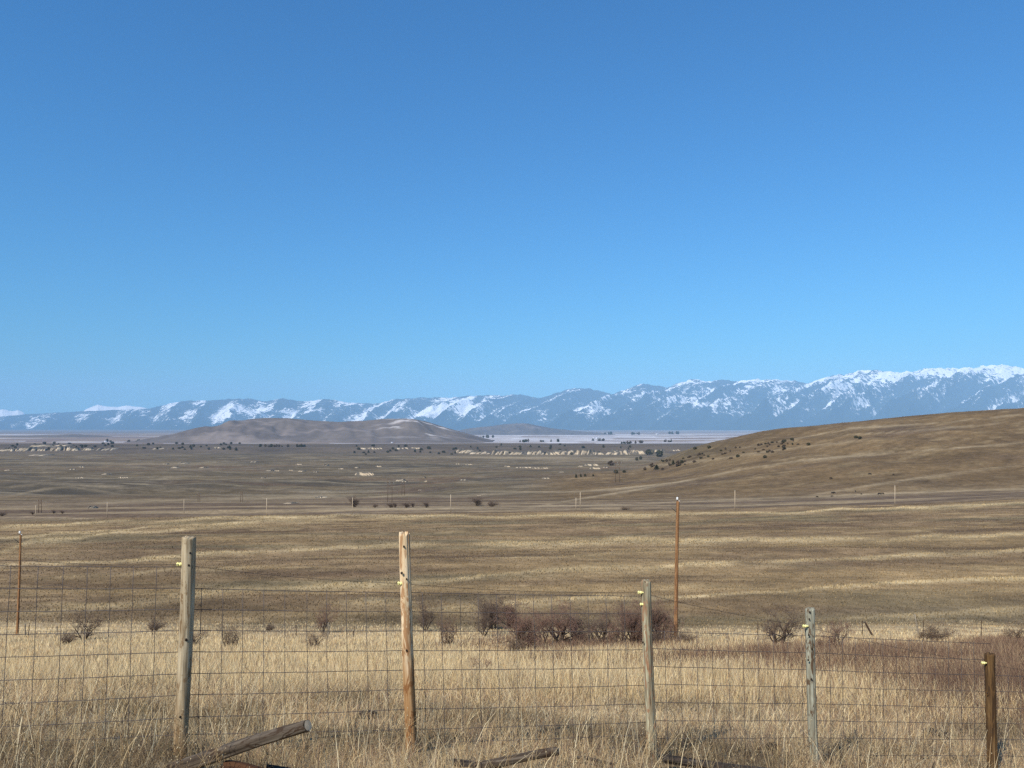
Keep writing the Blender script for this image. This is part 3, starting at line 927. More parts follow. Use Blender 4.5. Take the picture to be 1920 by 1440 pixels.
    # upright stays: every 15 cm along the fence, leaning with the neighbouring posts
    def rows_at(px, xs, rows):
        out = []
        for rw in rows:
            pr = [(x, y) for x, y in zip(xs, rw) if y is not None]
            if pr[0][0] - .5 <= px <= pr[-1][0] + .5:
                out.append(float(np.interp(px, [a for a, _ in pr], [b for _, b in pr])))
        return out
    lean_x = [-140, 20, 110, 250, 345, 620, 762, 1000, 1213, 1400, 1521, 1857, 2060]
    lean_v = [-30, -20, -16, -11, -11, 5, 9, 10, 10, 7, 6, 3, 3]
    stay_x = [-120, -73, -26, 20, 72, 119, 164, 208, 250, 294, 378, 418, 456, 495, 534, 575, 612, 649, 686, 723, 792, 827, 862, 896, 931, 966, 1000, 1034, 1068, 1102, 1136, 1170,
              1246, 1275, 1306, 1335, 1365, 1393, 1421, 1450, 1477, 1503, 1555, 1579, 1604, 1630, 1655, 1680, 1704, 1729, 1753, 1778, 1802, 1826, 1890, 1913, 1936, 1960, 1985]
    for sx in stay_x:
        left = sx < 1213
        ys = rows_at(sx, left_x if left else right_x, L_rows if left else R_rows)
        if not left and sx > 1857:
            ys = rows_at(sx, right_x, R_rows[2:])
        y0, y1 = min(ys) - 1, max(ys) + 2
        ln = float(np.interp(sx, lean_x, lean_v))
        path = []
        for k in range(9):
            t = k / 8
            path.append(loc(wire_point(sx + ln * t * (y1 - y0) / 360 + rr.uniform(-.6, .6), y0 + (y1 - y0) * t)))
        v, f = tube(path, .0022, 5)
        mesh_object("upright_wire", v, f, WIRE, fence, smooth=True)

    # yellow insulators on the left side of the posts and the thin electric wire through them
    ins = [(0, 334, 1058), (1, 748, 1094), (2, 1198, 1111), (3, 1507, 1174), (4, 1842, 1243)]
    hot = [(-140, 1049), (0, 1050), (60, 1051), (90, 1054)]
    for i, px, py in ins:
        hot.append((px, py))
    hot.append((2060, 1275))

    def insulator(i, px, py, k=1.0):
        p, bot, top, r = posts[i]
        D = float(fence_depth(px))
        c = at(px, py, D)
        prof = [(0, .004), (.004, .011), (.009, .0145), (.014, .014), (.017, .0085), (.021, .0085), (.024, .013), (.032, .013), (.036, .008), (.046, .0075), (.052, .006)]
        V = []; Fc = []
        sides = 14
        for x, rad in prof:
            for a in range(sides):
                th = 2 * math.pi * a / sides
                V.append(((x - .012) * k, rad * k * math.cos(th), rad * k * math.sin(th)))
        for a in range(len(prof) - 1):
            for b in range(sides):
                x0 = a * sides + b; x1 = a * sides + (b + 1) % sides
                Fc.append((x0, x0 + sides, x1 + sides, x1))
        Fc.append(tuple(range(sides))); Fc.append(tuple(range(len(prof) * sides - 1, (len(prof) - 1) * sides - 1, -1)))
        o = mesh_object("insulator", V, Fc, INSUL, p, smooth=True)
        # bring into the post's own frame
        pm = Matrix.Translation(p.location) @ p.rotation_quaternion.to_matrix().to_4x4()
        o.matrix_parent_inverse.identity()
        o.matrix_basis = pm.inverted() @ Matrix.Translation(Vector(loc(c)))
        return c
    for i, px, py in ins:
        insulator(i, px, py)
    insulator(2, 1202, 1133, .85)
    path = []
    for (xa, ya), (xb, yb) in zip(hot[:-1], hot[1:]):
        n = max(3, int((xb - xa) / 30))
        for k in range(n):
            t = k / n
            path.append(loc(at(xa + (xb - xa) * t, ya + (yb - ya) * t + 5 * math.sin(math.pi * t) * (xb - xa) / 400, float(fence_depth(xa + (xb - xa) * t)) - .012)))
    v, f = tube(path, .0015, 5)
    mesh_object("electric_wire", v, f, HOTWIRE, fence, smooth=True)


build_fence()


def build_logs():
    grey = mat_wood("grey_log_wood", lin(118, 108, 94), lin(78, 68, 57), lin(34, 26, 20), lin(62, 49, 38), axis='Z', patch_amt=.3, grain=.9)
    brown = mat_wood("red_brown_log_wood", lin(92, 64, 44), lin(66, 44, 30), lin(34, 22, 16), lin(78, 54, 36), patch_amt=.3)
    dark = mat_wood("charred_log_wood", lin(92, 84, 76), lin(58, 52, 46), lin(24, 20, 18), lin(70, 60, 52), patch_amt=.3)
    cut = mat_plain("pale_cut_wood", lin(196, 172, 140), noise=(60.0, .2))
    rows = [  # name label px0 py0 D0 px1 py1 D1 r0 r1 mat endcap
        ("fallen_post", "grey fallen post lying propped up at one end before the fence", (318, 1446, 5.02), (578, 1362, 4.58), .048, .034, grey, True, 301),
        ("broken_log", "short red brown log under the propped fallen post", (425, 1444, 4.86), (496, 1458, 4.70), .045, .05, brown, False, 302),
        ("split_rail", "thin dark rail lying flat to the right of the propped post", (500, 1440, 4.95), (612, 1446, 4.98), .018, .02, dark, False, 303),
        ("fallen_post", "grey fallen post with a pale cut end left of the grey green fence post", (905, 1432, 5.55), (1046, 1412, 5.5), .034, .028, grey, True, 304),
        ("broken_log", "short dark log lying at the left of the grey post with pale cut end", (848, 1432, 5.6), (922, 1436, 5.6), .028, .024, dark, False, 305),
        ("charred_rail", "long black rail lying in the grass right of the grey green fence post", (1243, 1424, 6.15), (1470, 1447, 6.2), .034, .03, dark, False, 306),
        ("fallen_branch", "thin dark branch lying in the grass between grey log and grey green post", (1080, 1424, 5.95), (1150, 1430, 5.95), .014, .01, dark, False, 307),
    ]
    for name, label, a, b, r0, r1, m, cap, sd in rows:
        p0 = at(*a); p1 = at(*b)
        L = float(np.linalg.norm(p1 - p0))
        e = empty(name, tuple(p0)); tag(e, label, "log" if "log" in name else ("branch" if "branch" in name else "post" if "post" in name else "rail"))
        v, f = round_timber(L, r0, r1, sd, sides=24, rings=60, checks=6, knots=3, bend=.012)
        o = mesh_object("timber", v, f, m, e, smooth=True)
        place_along(o, (0, 0, 0), tuple(p1 - p0))
        if cap:
            n = 20
            V = [(0, 0, 0.004)] + [(r1 * .88 * math.cos(2 * math.pi * k / n), r1 * .88 * math.sin(2 * math.pi * k / n), .001) for k in range(n)]
            V = np.array(V); V[:, 2] += L + .008
            V[:, 0] += .012 * math.sin(3 + np.random.default_rng(sd).uniform(0, 6.28)) * 0
            Fc = [(0, 1 + k, 1 + (k + 1) % n) for k in range(n)]
            c = mesh_object("cut_end", V, Fc, cut, e)
            vv = np.asarray(v)[-24 * 3:]
            cen = vv.mean(0)
            V[:, 0] += cen[0]; V[:, 1] += cen[1]
            c.data.vertices.foreach_set("co", V.astype(np.float32).ravel())
            place_along(c, (0, 0, 0), tuple(p1 - p0))
    # broken stakes at the bottom edge
    for px, py, D, h, lean, label in [(1572, 1450, 6.9, .15, .02, "short grey broken stake at the foot of the lichen grey post"), (1742, 1452, 7.2, .12, .04, "short dark broken stake in the grass right of the lichen grey post"),
                                      (1560, 1446, 6.95, .14, -.03, "splintered dark stub beside the grey broken stake")]:
        X = (px - 960) / F * D; z = float(height(X, np.array(D)))
        v, f = round_timber(h + .1, .022, .010, int(px), sides=12, rings=20, checks=4, knots=1, bend=.008, top_rough=.03)
        o = mesh_object("broken_stake", v, f, grey if "grey b" in label[:14] else dark, smooth=True)
        place_along(o, (X, D, z - .1), (X + lean, D, z + h))
        tag(o, label, "stake")
    # cow pats
    dung = mat_plain("dried_dung", lin(38, 31, 27), noise=(30.0, .35))
    for px, py, w, label in [(1703, 1337, .10, "round black dung pat high in the grass left of the rusty post"), (1744, 1375, .11, "upper of two flat black dung pats left of the rusty post"),
                             (1765, 1383, .15, "lower wider of two flat black dung pats left of the rusty post"), (688, 1346, .16, "flat dark dung pat in the grass left of the bleached post"),
                             (1448, 1406, .10, "dark dung pat in the grass left of the lichen grey post")]:
        X, D, z = on_ground(px, py)
        n, r = 22, 9
        V = []
        for i in range(r):
            ph = i / (r - 1) * math.pi * .5
            for k in range(n):
                th = 2 * math.pi * k / n
                q = 1 + .28 * float(fbm(math.cos(th) * 2 + px, math.sin(th) * 2 + ph * 2, 3, 3))
                V.append((w * .6 * math.cos(ph) * math.cos(th) * q, w * .6 * math.cos(ph) * math.sin(th) * q, (w * .42 if w < .11 else w * .3) * math.sin(ph) * q - .01))
        Fc = [(i * n + k, i * n + (k + 1) % n, (i + 1) * n + (k + 1) % n, (i + 1) * n + k) for i in range(r - 1) for k in range(n)]
        o = mesh_object("dung_pat", V, Fc, dung, smooth=True)
        o.location = (X, D, z + .03)
        tag(o, label, "dung")


build_logs()


# ------------------------------------------------------------------ poles and the far fence
def build_poles():
    pole_m = mat_wood("orange_brown_pole_wood", lin(172, 134, 94), lin(134, 98, 66), lin(74, 52, 36), lin(108, 78, 52), patch_amt=.3, grain=.35, bump=.3)
    white = mat_plain("glazed_insulator", lin(220, 220, 215), rough=.3, noise=(20, .05))
    steel = mat_plain("dark_steel", lin(60, 58, 56), rough=.6, noise=(12, .2))
    pale = mat_wood("pale_pole_wood", lin(214, 200, 176), lin(186, 168, 140), lin(140, 120, 96), grain=.3, bump=.2)
    brown = mat_wood("brown_frame_wood", lin(120, 98, 80), lin(92, 74, 60), lin(60, 48, 40), grain=.3, bump=.2)

    def near_pole(px, py, tx, ty, wpx, label):
        X, D, z = on_ground(px, py, 30)
        top = at(tx, ty, D); s = D / F / 2
        e = empty("utility_pole", (X, D, z)); tag(e, label, "utility pole")
        rel = top - np.array((X, D, z))
        L = float(np.linalg.norm(rel)) + .3
        v, f = round_timber(L, wpx * s * 1.15, wpx * s * .85, int(px), sides=20, rings=120, checks=6, knots=3, bend=.03, top_rough=.02)
        o = mesh_object("shaft", v, f, pole_m, e, smooth=True)
        n = rel / np.linalg.norm(rel)
        place_along(o, tuple(-n * .3), tuple(rel))
        V, Fc = tube([(0, 0, -.1), (0, 0, .22)], .02, 8); p = mesh_object("top_pin", V, Fc, steel, e, smooth=True)
        p.location = tuple(rel + np.array((-.08, 0, 0)))
        V, Fc = tube([(0, 0, .1), (0, 0, .16), (0, 0, .2), (0, 0, .27), (0, 0, .31)], [.05, .085, .06, .075, .03], 12)
        i = mesh_object("insulator", V, Fc, white, p, smooth=True)
        V, Fc = tube([(0, 0, 0), (-.28, 0, .22), (-.42, 0, .34)], [.03, .025, .02], 6)
        b = mesh_object("bracket", V, Fc, steel, e)
        b.location = tuple(rel * .92 + np.array((-.08, 0, 0)))
        V, Fc = tube([(0, 0, -.05), (0, 0, .12)], [.05, .06], 10)
        c = mesh_object("pole_cap", V, Fc, white, e); c.location = tuple(rel + np.array((.06, 0, 0))); c.scale = (.7, .7, .4)
        return e
    near_pole(1266, 1199, 1272, 940, 7, "tall orange brown utility pole behind the bare bushes")
    near_pole(32, 1191, 39, 1003, 4.2, "thinner orange brown utility pole at the left edge")

    # line of pale poles along the crest
    for px, pb, pt, lab in [(67, 969, 948, "short pale pole near the left edge of the crest line"), (201, 970, 943, "pale line pole left of the wide pale outcrop on the crest"), (345, 962, 937, "faint pale pole second from the left along the flat"),
                            (500, 968, 935, "tall pale line pole on the crest above the olive grey post"), (661, 963, 934, "pale line pole in front of the leftmost dark shrub tree"), (845, 960, 928, "pale line pole right of the row of dark shrubs"),
                            (1080, 957, 934, "shorter of two close pale poles on the flat"), (1088, 954, 923, "taller of two close pale poles on the flat"),
                            (1378, 957, 920, "pale line pole right of the tall orange brown pole"), (1678, 949, 911, "pale line pole on the crest near the grazing cattle")]:
        X, D, z = on_ground(px, pb, 330)
        h = (pb - pt) / F * D
        e = empty("line_pole", (X, D, z)); tag(e, lab, "pole", "pale poles along the crest")
        r = max(.13, D * .0004)
        v, f = tube([(0, 0, -.3), (0, 0, h * .5), (0, 0, h)], [r * 1.15, r, r * .8], 8)
        mesh_object("shaft", v, f, pale, e, smooth=True)
        v, f = tube([(0, 0, h), (0, 0, h + .25)], [.05, .07], 8)
        mesh_object("insulator", v, f, white, e, smooth=True)
    # two-legged transmission poles
    for px, pb, pt, lab in [(75, 962, 936, "two legged dark power pole at the left of the flat"), (731, 941, 901, "tallest two legged power pole left of the pale outcrop"), (756, 929, 904, "two legged power pole just right of the tallest one"),
                            (373, 941, 924, "faint two legged power pole far out on the left flat"), (453, 941, 922, "faint two legged power pole behind the pale crest pole"), (1158, 904, 864, "two legged power pole below the two dark junipers")]:
        X, D, z = on_ground(px, pb, 430)
        h = (pb - pt) / F * D; w = h * .2
        e = empty("h_frame_power_pole", (X, D, z), random.uniform(-.3, .3)); tag(e, lab, "power pole", "two legged power poles")
        r = max(.16, D * .00024)
        for sx in (-1, 1):
            v, f = tube([(sx * w / 2, 0, -.5), (sx * w / 2, 0, h)], [r * 1.1, r * .8], 8)
            mesh_object("leg", v, f, brown, e, smooth=True)
        v, f = tube([(-w * .95, 0, h * .93), (w * .95, 0, h * .93)], r * .8, 6)
        mesh_object("cross_arm", v, f, brown, e)
        v, f = merge([tube([(-w / 2, 0, h * .62), (w / 2, 0, h * .84)], r * .5, 5), tube([(w / 2, 0.05, h * .62), (-w / 2, 0.05, h * .84)], r * .5, 5)])
        mesh_object("cross_brace", v, f, brown, e)
        for sx in (-.9, 0, .9):
            v, f = tube([(sx * w, 0, h * .93), (sx * w, 0, h * .87)], r * .45, 6)
            mesh_object("insulator", v, f, white, e)

    # old barbed wire fence beyond the bushes
    e = empty("barbed_wire_fence", (*on_ground(960, 1196, 40)[:2], on_ground(960, 1196, 40)[2]))
    tag(e, "old sagging barbed wire fence with leaning posts beyond the bare bushes", "fence")
    o0 = Vector(e.location)
    gp = mat_wood("grey_stake_wood", lin(176, 168, 150), lin(130, 120, 104), lin(80, 70, 60))
    dp = mat_wood("dark_stake_wood", lin(96, 78, 64), lin(70, 56, 46), lin(40, 32, 28))
    posts = [(-60, 1191, 0, 24, 2.4, 0), (47, 1191, 0, 24, 2.6, 1), (53, 1190, 2, 22, 1.6, 0), (107, 1188, 0, 20, 2.2, 1), (285, 1186, 0, 20, 1.6, 0), (556, 1184, -1, 22, 1.6, 0), (616, 1183, 0, 26, 3.4, 1), (663, 1186, 1, 20, 1.6, 0), (855, 1190, 0, 22, 1.8, 0),
             (1421, 1207, 0, 30, 1.8, 0), (1617, 1203, 0, 30, 1.8, 0), (1637, 1207, -17, 30, 4, 0), (1723, 1202, -8, 41, 3.6, 1), (1731, 1201, 0, 28, 1.6, 0), (1840, 1199, 0, 32, 1.6, 0), (1990, 1198, 0, 30, 1.8, 0)]
    Df = 62.0
    for px, py, lean, hp, wp, g in posts:
        X = (px - 960) / F * Df; z = float(height(X, np.array(Df))); s = Df / F
        v, f = round_timber(hp * s + .3, wp * s / 2, wp * s / 2 * .85, int(px) + 900, sides=8, rings=14, checks=2, knots=1, bend=.01)
        o = mesh_object("post", v, f, gp if g else dp, e, smooth=True)
        b = Vector((X, Df, z)) - o0
        d = Vector((lean * s, 0, hp * s)).normalized()
        place_along(o, tuple(b - d * .3), tuple(b + d * hp * s))
    for hh in (.45, .75, 1.02):
        path = []
        for px in range(-120, 2050, 35):
            X = (px - 960) / F * Df
            path.append(tuple(Vector((X, Df - .06, float(height(X, np.array(Df))) + hh + .05 * math.sin(px / 23.0))) - o0))
        v, f = tube(path, .006, 4)
        mesh_object("strand", v, f, HOTWIRE, e)


build_poles()


# ------------------------------------------------------------------ bare bushes
def bush_variant(seed, size=(2.6, 2.4), stems=5, spread=.8, dense=1.0, tree=False):
    """returns (trunk mesh data, twig mesh data) for a bare bush of unit scale"""
    rr = random.Random(seed)
    W, H = size
    trunk = []; twigs = []

    def grow(p, d, r, L, depth):
        steps = 3
        q = p.copy(); dd = d.copy()
        pts = [q.copy()]
        for s in range(steps):
            dd = (dd + Vector((rr.uniform(-.35, .35), rr.uniform(-.35, .35), rr.uniform(-.12, .22)))).normalized()
            q = q + dd * (L / steps)
            pts.append(q.copy())
        rad = [r * (1 - .45 * i / steps) for i in range(steps + 1)]
        (trunk if depth < 2 else twigs).append((pts, rad))
        if depth >= 5:
            return
        n = {0: 4, 1: 4, 2: 3, 3: 3, 4: 2}[depth]
        n = max(1, int(round(n * dense + rr.uniform(-.6, .6))))
        for k in range(n):
            i = rr.randint(1, steps)
            ax = Vector((rr.uniform(-1, 1), rr.uniform(-1, 1), rr.uniform(-.45, .7))).normalized()
            nd = (dd * .75 + ax * .95).normalized()
            nl = L * rr.uniform(.55, .82)
            if pts[i].z + nd.z * nl > H * rr.uniform(.88, 1.05):
                nd.z *= .2; nd.normalize()
            if pts[i].z + nd.z * nl < .12:
                nd.z = abs(nd.z)
            grow(pts[i], nd, max(rad[i] * .62, .006), nl, depth + 1)
    for s in range(stems):
        a = rr.uniform(0, 6.28)
        lean = rr.uniform(.15, spread)
        d = Vector((math.cos(a) * lean, math.sin(a) * lean, 1)).normalized()
        b = Vector((math.cos(a) * rr.uniform(0, .18) * W * .5, math.sin(a) * rr.uniform(0, .18) * W * .5, -.08))
        grow(b, d, (.06 if not tree else .09) * H / 2.4, H * rr.uniform(.36, .5), 0)
    out = []
    for lst, sides in ((trunk, 5), (twigs, 3)):
        V = []; Fc = []
        for pts, rad in lst:
            v, f = tube(pts, rad, sides, cap=False)
            o = len(V); V.extend(v); Fc.extend([tuple(i + o for i in ff) for ff in f])
        out.append((V, Fc))
    return out


def build_bushes():
    bark = mat_plain("grey_bark", lin(78, 67, 58), noise=(9.0, .3))
    tw = [mat_plain("red_brown_twigs", lin(124, 98, 84), noise=(2.5, .28)), mat_plain("grey_brown_twigs", lin(122, 104, 86), noise=(2.5, .25)), mat_plain("dark_twigs", lin(104, 88, 76), noise=(2.5, .25))]
    var = [bush_variant(1, stems=7, spread=.9, dense=1.0), bush_variant(2, stems=4, spread=.7, dense=.95), bush_variant(3, stems=2, spread=.5, tree=True, dense=1.05),
           bush_variant(4, stems=9, spread=1.1, dense=.9), bush_variant(5, stems=5, spread=.35, dense=.9), bush_variant(6, stems=3, spread=.9, dense=1.05)]
    data = {}
    ext = []
    for v in var:
        allv = np.array(v[1][0]); ext.append((np.percentile(np.abs(allv[:, 0]), 97) * 2, np.percentile(allv[:, 2], 99)))

    def put(px, py, hpx, wpx, v, t, name, label, cat="bush", group=None, dmin=15.):
        X, D, z = on_ground(px, py, dmin)
        e = empty(name, (X, D, z - .03), random.uniform(-.4, .4)); tag(e, label, cat, group)
        s = D / F
        sx = 1.12 * wpx * s / ext[v][0]; sz = 1.06 * hpx * s / ext[v][1]
        e.scale = (sx, (sx + sz) / 2, sz)
        for nm, i, m in (("branches", 0, bark), ("twigs", 1, tw[t])):
            k = (v, i)
            if k not in data:
                o = mesh_object(nm, var[v][i][0], var[v][i][1], m, e, smooth=True); data[k] = o.data
            else:
                o = bpy.data.objects.new(nm, data[k]); COL.objects.link(o); o.parent = e
            o.material_slots[0].link = 'OBJECT'; o.material_slots[0].material = m
        return e
    B = [
        (158, 1199, 50, 48, 1, 2, "dark bare bush right of the thin left utility pole"), (124, 1209, 24, 28, 3, 2, "low dark shrub left of the leftmost tall bare bush"),
        (290, 1184, 24, 34, 3, 2, "low bare shrub left of the olive grey fence post"), (357, 1216, 38, 52, 1, 1, "bare shrub half hidden behind the olive grey fence post"),
        (433, 1222, 56, 36, 4, 1, "upright bare shrub right of the olive grey post"), (505, 1184, 16, 18, 3, 2, "tiny far shrub between the olive grey and bleached posts"), (603, 1187, 48, 46, 5, 0, "reddish bare bush beside the small grey stake"), (588, 1216, 34, 44, 1, 1, "grey bare shrub in front of the reddish bush"),
        (795, 1184, 56, 58, 5, 2, "bare bush just right of the bleached post"), (840, 1213, 58, 34, 4, 0, "narrow bare shrub right of the bleached post"), (733, 1262, 28, 34, 1, 1, "small sparse shrub left of the bleached post in the grass"),
        (925, 1180, 62, 66, 0, 2, "dense bare bush at the back left of the thicket"), (958, 1178, 52, 48, 0, 0, "dense reddish bush at the back of the thicket"), (985, 1222, 80, 82, 0, 0, "widest dense reddish bush at the left front of the thicket"),
        (965, 1228, 36, 40, 3, 1, "low grey scrub at the left foot of the thicket"), (1046, 1215, 82, 84, 2, 0, "tall spreading bare bush in the middle of the thicket"), (1082, 1210, 66, 64, 0, 2, "dense dark bush right of the thicket's middle"), (1126, 1210, 66, 62, 2, 2, "small bare tree with forked trunk in the thicket"),
        (1166, 1208, 72, 56, 5, 2, "bare bush left of the grey green fence post"), (1190, 1210, 78, 62, 0, 0, "dense reddish bush behind the grey green fence post"), (1236, 1203, 74, 66, 0, 0, "reddish bush between the grey green post and the tall pole"),
        (1215, 1210, 34, 60, 3, 2, "low dark scrub at the foot of the grey green post's bush"), (1282, 1207, 24, 44, 3, 1, "low grey scrub at the foot of the tall utility pole"),
        (1460, 1216, 76, 74, 2, 2, "bare gnarled bush left of the lichen grey post"), (1567, 1222, 60, 52, 1, 0, "bare bush right of the lichen grey post"), (1543, 1221, 26, 32, 3, 0, "small rounded shrub at the left foot of that bush by the lichen grey post"),
        (1757, 1203, 32, 62, 3, 1, "low dome shaped shrub by the leaning grey stake"), (1735, 1202, 18, 36, 3, 1, "low scrub at the foot of the leaning grey stake"), (1900, 1208, 42, 42, 2, 1, "bare bush near the right edge above the rusty post"),
        (905, 1193, 56, 62, 5, 2, "ragged bare bush at the far left end of the thicket"), (1014, 1216, 70, 58, 1, 0, "thin reddish bush between the widest and the tallest bush of the thicket"),
        (1106, 1214, 54, 50, 1, 2, "sparse bush just left of the small forked tree"), (1148, 1213, 56, 48, 5, 0, "sparse reddish bush just right of the small forked tree"), (1212, 1203, 66, 52, 1, 2, "thin dark bush just right of the grey green fence post"), (1258, 1199, 44, 40, 5, 0, "small reddish bush touching the tall utility pole"),
        (895, 1272, 42, 46, 1, 0, "small reddish shrub in the pale grass right of the bleached post"),
    ]
    for px, py, h, w, v, t, lab in B:
        put(px, py, h, w, v, t, "bare_bush", lab, group="bare bushes below the fence")
    for px, py, h, w, v, t, lab in [(665, 951, 20, 24, 0, 2, "dark shrub tree behind a pale pole on the flat"), (703, 952, 8, 11, 3, 2, "smallest dark shrub in the row on the flat"), (733, 952, 9, 17, 0, 2, "low dark shrub left of the pair in the row on the flat"), (741, 952, 10, 10, 0, 2, "small shrub joined to the low dark shrub on the flat"),
                                    (763, 952, 10, 20, 0, 2, "wide dark shrub in the middle of the row on the flat"), (774, 951, 9, 10, 0, 2, "narrow dark shrub at the right of the wide one"), (800, 952, 12, 14, 0, 2, "last dark shrub at the right of the row on the flat"),
                                    (896, 949, 17, 26, 0, 2, "largest dark shrub right of the pale pole on the flat"), (922, 950, 11, 24, 3, 2, "lower dark shrub beside the largest one on the flat"),
                                    (61, 965, 6, 9, 0, 2, "small round shrub at the left end of the flat"), (101, 963, 7, 9, 0, 2, "small shrub right of the two legged pole at left"), (117, 963, 6, 10, 0, 2, "rightmost of the small shrubs at the left flat"), (4, 968, 8, 14, 3, 2, "dark shrub at the left edge of the flat"),
                                    (1172, 956, 6, 22, 3, 1, "low brown scrub on the flat left of the tall pole")]:
        put(px, py, h, w, v, t, "dark_shrub", lab, "shrub", "dark shrubs on the flat", dmin=420.)


build_bushes()


# ------------------------------------------------------------------ far trees, farms, cattle
def build_far():
    green = mat_vertex("juniper_foliage", scales=((1.2, .3),))
    trunk_m = mat_plain("far_trunk_bark", lin(70, 58, 48))

    def crown(seed, shape, n=260):
        rr = np.random.default_rng(seed)
        V = []; Fc = []; C = []
        for k in range(n):
            t = rr.uniform(.06, 1)
            if shape == 'cone':
                rad = .5 * (1 - t) ** .8 + .04
            elif shape == 'round':
                rad = .55 * math.sqrt(max(0, 1 - (2 * t - 1) ** 2)) * .95 + .05
            else:
                rad = .5 * (1 - abs(2 * t - .9)) + .15
            a = rr.uniform(0, 6.283); q = rad * rr.uniform(.55, 1.05) * (1 + .25 * math.sin(3 * a + seed))
            c = np.array((q * math.cos(a), q * math.sin(a), t + rr.uniform(-.03, .03)))
            s = rr.uniform(.07, .14)
            for _ in range(2):
                d1 = rr.normal(size=3); d1 /= np.linalg.norm(d1); d2 = np.cross(d1, rr.normal(size=3)); d2 /= np.linalg.norm(d2)
                o = len(V)
                V += [tuple(c + d1 * s), tuple(c - d1 * s * .5 + d2 * s * .8), tuple(c - d1 * s * .5 - d2 * s * .8)]
                Fc.append((o, o + 1, o + 2))
                cc = lin(72, 72, 54) * rr.uniform(.7, 1.25)
                if shape == 'bare': cc = lin(100, 86, 72) * rr.uniform(.7, 1.2)
                C += [cc] * 3
        tv, tf = tube([(0, 0, -.06), (0, 0, .25), (0.01, 0, .6)], [.05, .04, .02], 6)
        return (V, Fc, np.array(C)), (tv, tf)
    shapes = ['round', 'cone', 'round', 'bare', 'cone', 'bare']
    cr = [crown(500 + i, s) for i, s in enumerate(shapes)]
    data = {}

    def put(px, py, hpx, wpx, v, name, label, group, dmin):
        X, D, z = on_ground(px, py, dmin)
        s = D / F
        e = empty(name, (X, D, z), random.uniform(0, 6)); tag(e, label, "tree", group)
        e.scale = (wpx * s, wpx * s, hpx * s)
        if v not in data:
            a = mesh_object("crown", cr[v][0][0], cr[v][0][1], green, e, colors=cr[v][0][2])
            b = mesh_object("trunk", cr[v][1][0], cr[v][1][1], trunk_m, e)
            data[v] = (a.data, b.data)
        else:
            for nm, d in zip(("crown", "trunk"), data[v]):
                o = bpy.data.objects.new(nm, d); COL.objects.link(o); o.parent = e
    # junipers on the left flank of the hill
    for px, py, h, w, v, lab in [(1217, 853, 10, 13, 0, "left one of two big dark junipers on the hill's edge"), (1236, 857, 12, 12, 2, "right one of two big dark junipers on the hill's edge"),
                                 (1146, 873, 9, 11, 3, "reddish bare tree by the pale outcrops below the junipers"), (1194, 864, 6, 5, 0, "small juniper left below the two big junipers"), (1201, 862, 6, 5, 0, "second small juniper left below the two big junipers"),
                                 (1080, 896, 7, 5, 4, "first of the small pointed trees at the hill's low end"), (1089, 895, 6, 4, 4, "second of the small pointed trees at the hill's low end"), (1097, 894, 5, 5, 1, "third of the small pointed trees at the hill's low end"), (1112, 893, 4, 4, 1, "last of the small pointed trees at the hill's low end"),
                                 (1155, 888, 6, 7, 0, "round juniper left of the two legged pole's foot"), (1170, 886, 4, 6, 0, "low juniper right of the two legged power pole"), (1231, 881, 9, 11, 1, "broad juniper below the two big junipers"), (1223, 876, 7, 8, 3, "brownish tree beside the broad juniper"),
                                 (1262, 872, 9, 7, 1, "leaning juniper in the group of three on the hill"), (1271, 875, 11, 9, 3, "middle brownish tree of the group of three on the hill"), (1278, 869, 6, 6, 0, "right small juniper of the group of three on the hill"),
                                 (1209, 882, 6, 5, 3, "small bare tree below the row of junipers"), (1250, 866, 5, 5, 3, "small bare tree above the broad juniper")]:
        put(px, py, h, w, v, "juniper_tree", lab, "junipers on the hill", 700)
    rr = random.Random(9)
    for k in range(64):
        px = rr.uniform(1240, 1500); base = 876 - (px - 1240) * .155
        py = base + rr.uniform(-14, 6)
        put(px, py, rr.uniform(2, 4.5), rr.uniform(2.5, 6), rr.choice([3, 5, 5, 3, 0]), "scrub_tree", "small dark scrub tree in the belt on the hill's shaded flank", "scrub belt on the hill", 800)
    for px, py in [(1434, 859), (1516, 836), (1470, 843), (1383, 858), (1605, 822), (1612, 824), (1330, 841), (1303, 843)]:
        put(px, py, 5, 6, 0, "juniper_tree", "lone small juniper out on the open hill slope", "lone junipers on the hill", 800)
    # trees among the bluffs and along the bench
    for k in range(120):
        if k < 62:
            px = rr.uniform(650, 1200); py = rr.choice([rr.uniform(846, 853), rr.uniform(834, 845)])
        else:
            px = rr.uniform(0, 460); py = rr.uniform(832, 845)
        put(px, py, rr.uniform(2.5, 5), rr.uniform(3, 6), rr.choice([0, 0, 2, 1]), "juniper_tree", "tiny dark juniper among the pale clay bluffs", "junipers among the bluffs", 3300)
    for x0, x1, y, n in [(480, 520, 838, 10), (515, 545, 845, 6), (545, 575, 838, 8), (556, 572, 846, 7), (640, 700, 828, 9), (745, 770, 829, 9), (690, 710, 829, 5), (775, 805, 829, 5), (975, 992, 829, 6), (1010, 1050, 829, 6), (1165, 1185, 832, 7),
                         (1190, 1205, 831, 6), (1245, 1262, 829, 5), (1130, 1146, 815, 5), (1180, 1200, 815, 6), (1250, 1275, 814, 6), (345, 375, 828, 6), (400, 445, 829, 7), (200, 212, 829, 3), (240, 262, 829, 5), (900, 935, 821, 5), (840, 870, 819, 5), (1110, 1135, 827, 7)]:
        for k in range(n):
            put(rr.uniform(x0, x1), y + rr.uniform(-.6, .6), rr.uniform(2.5, 6), rr.uniform(2.5, 5), rr.choice([0, 2, 3, 5, 1]), "shelterbelt_tree", "distant tree in the tree rows of the far valley farms", "tree rows of the valley farms", 4600)
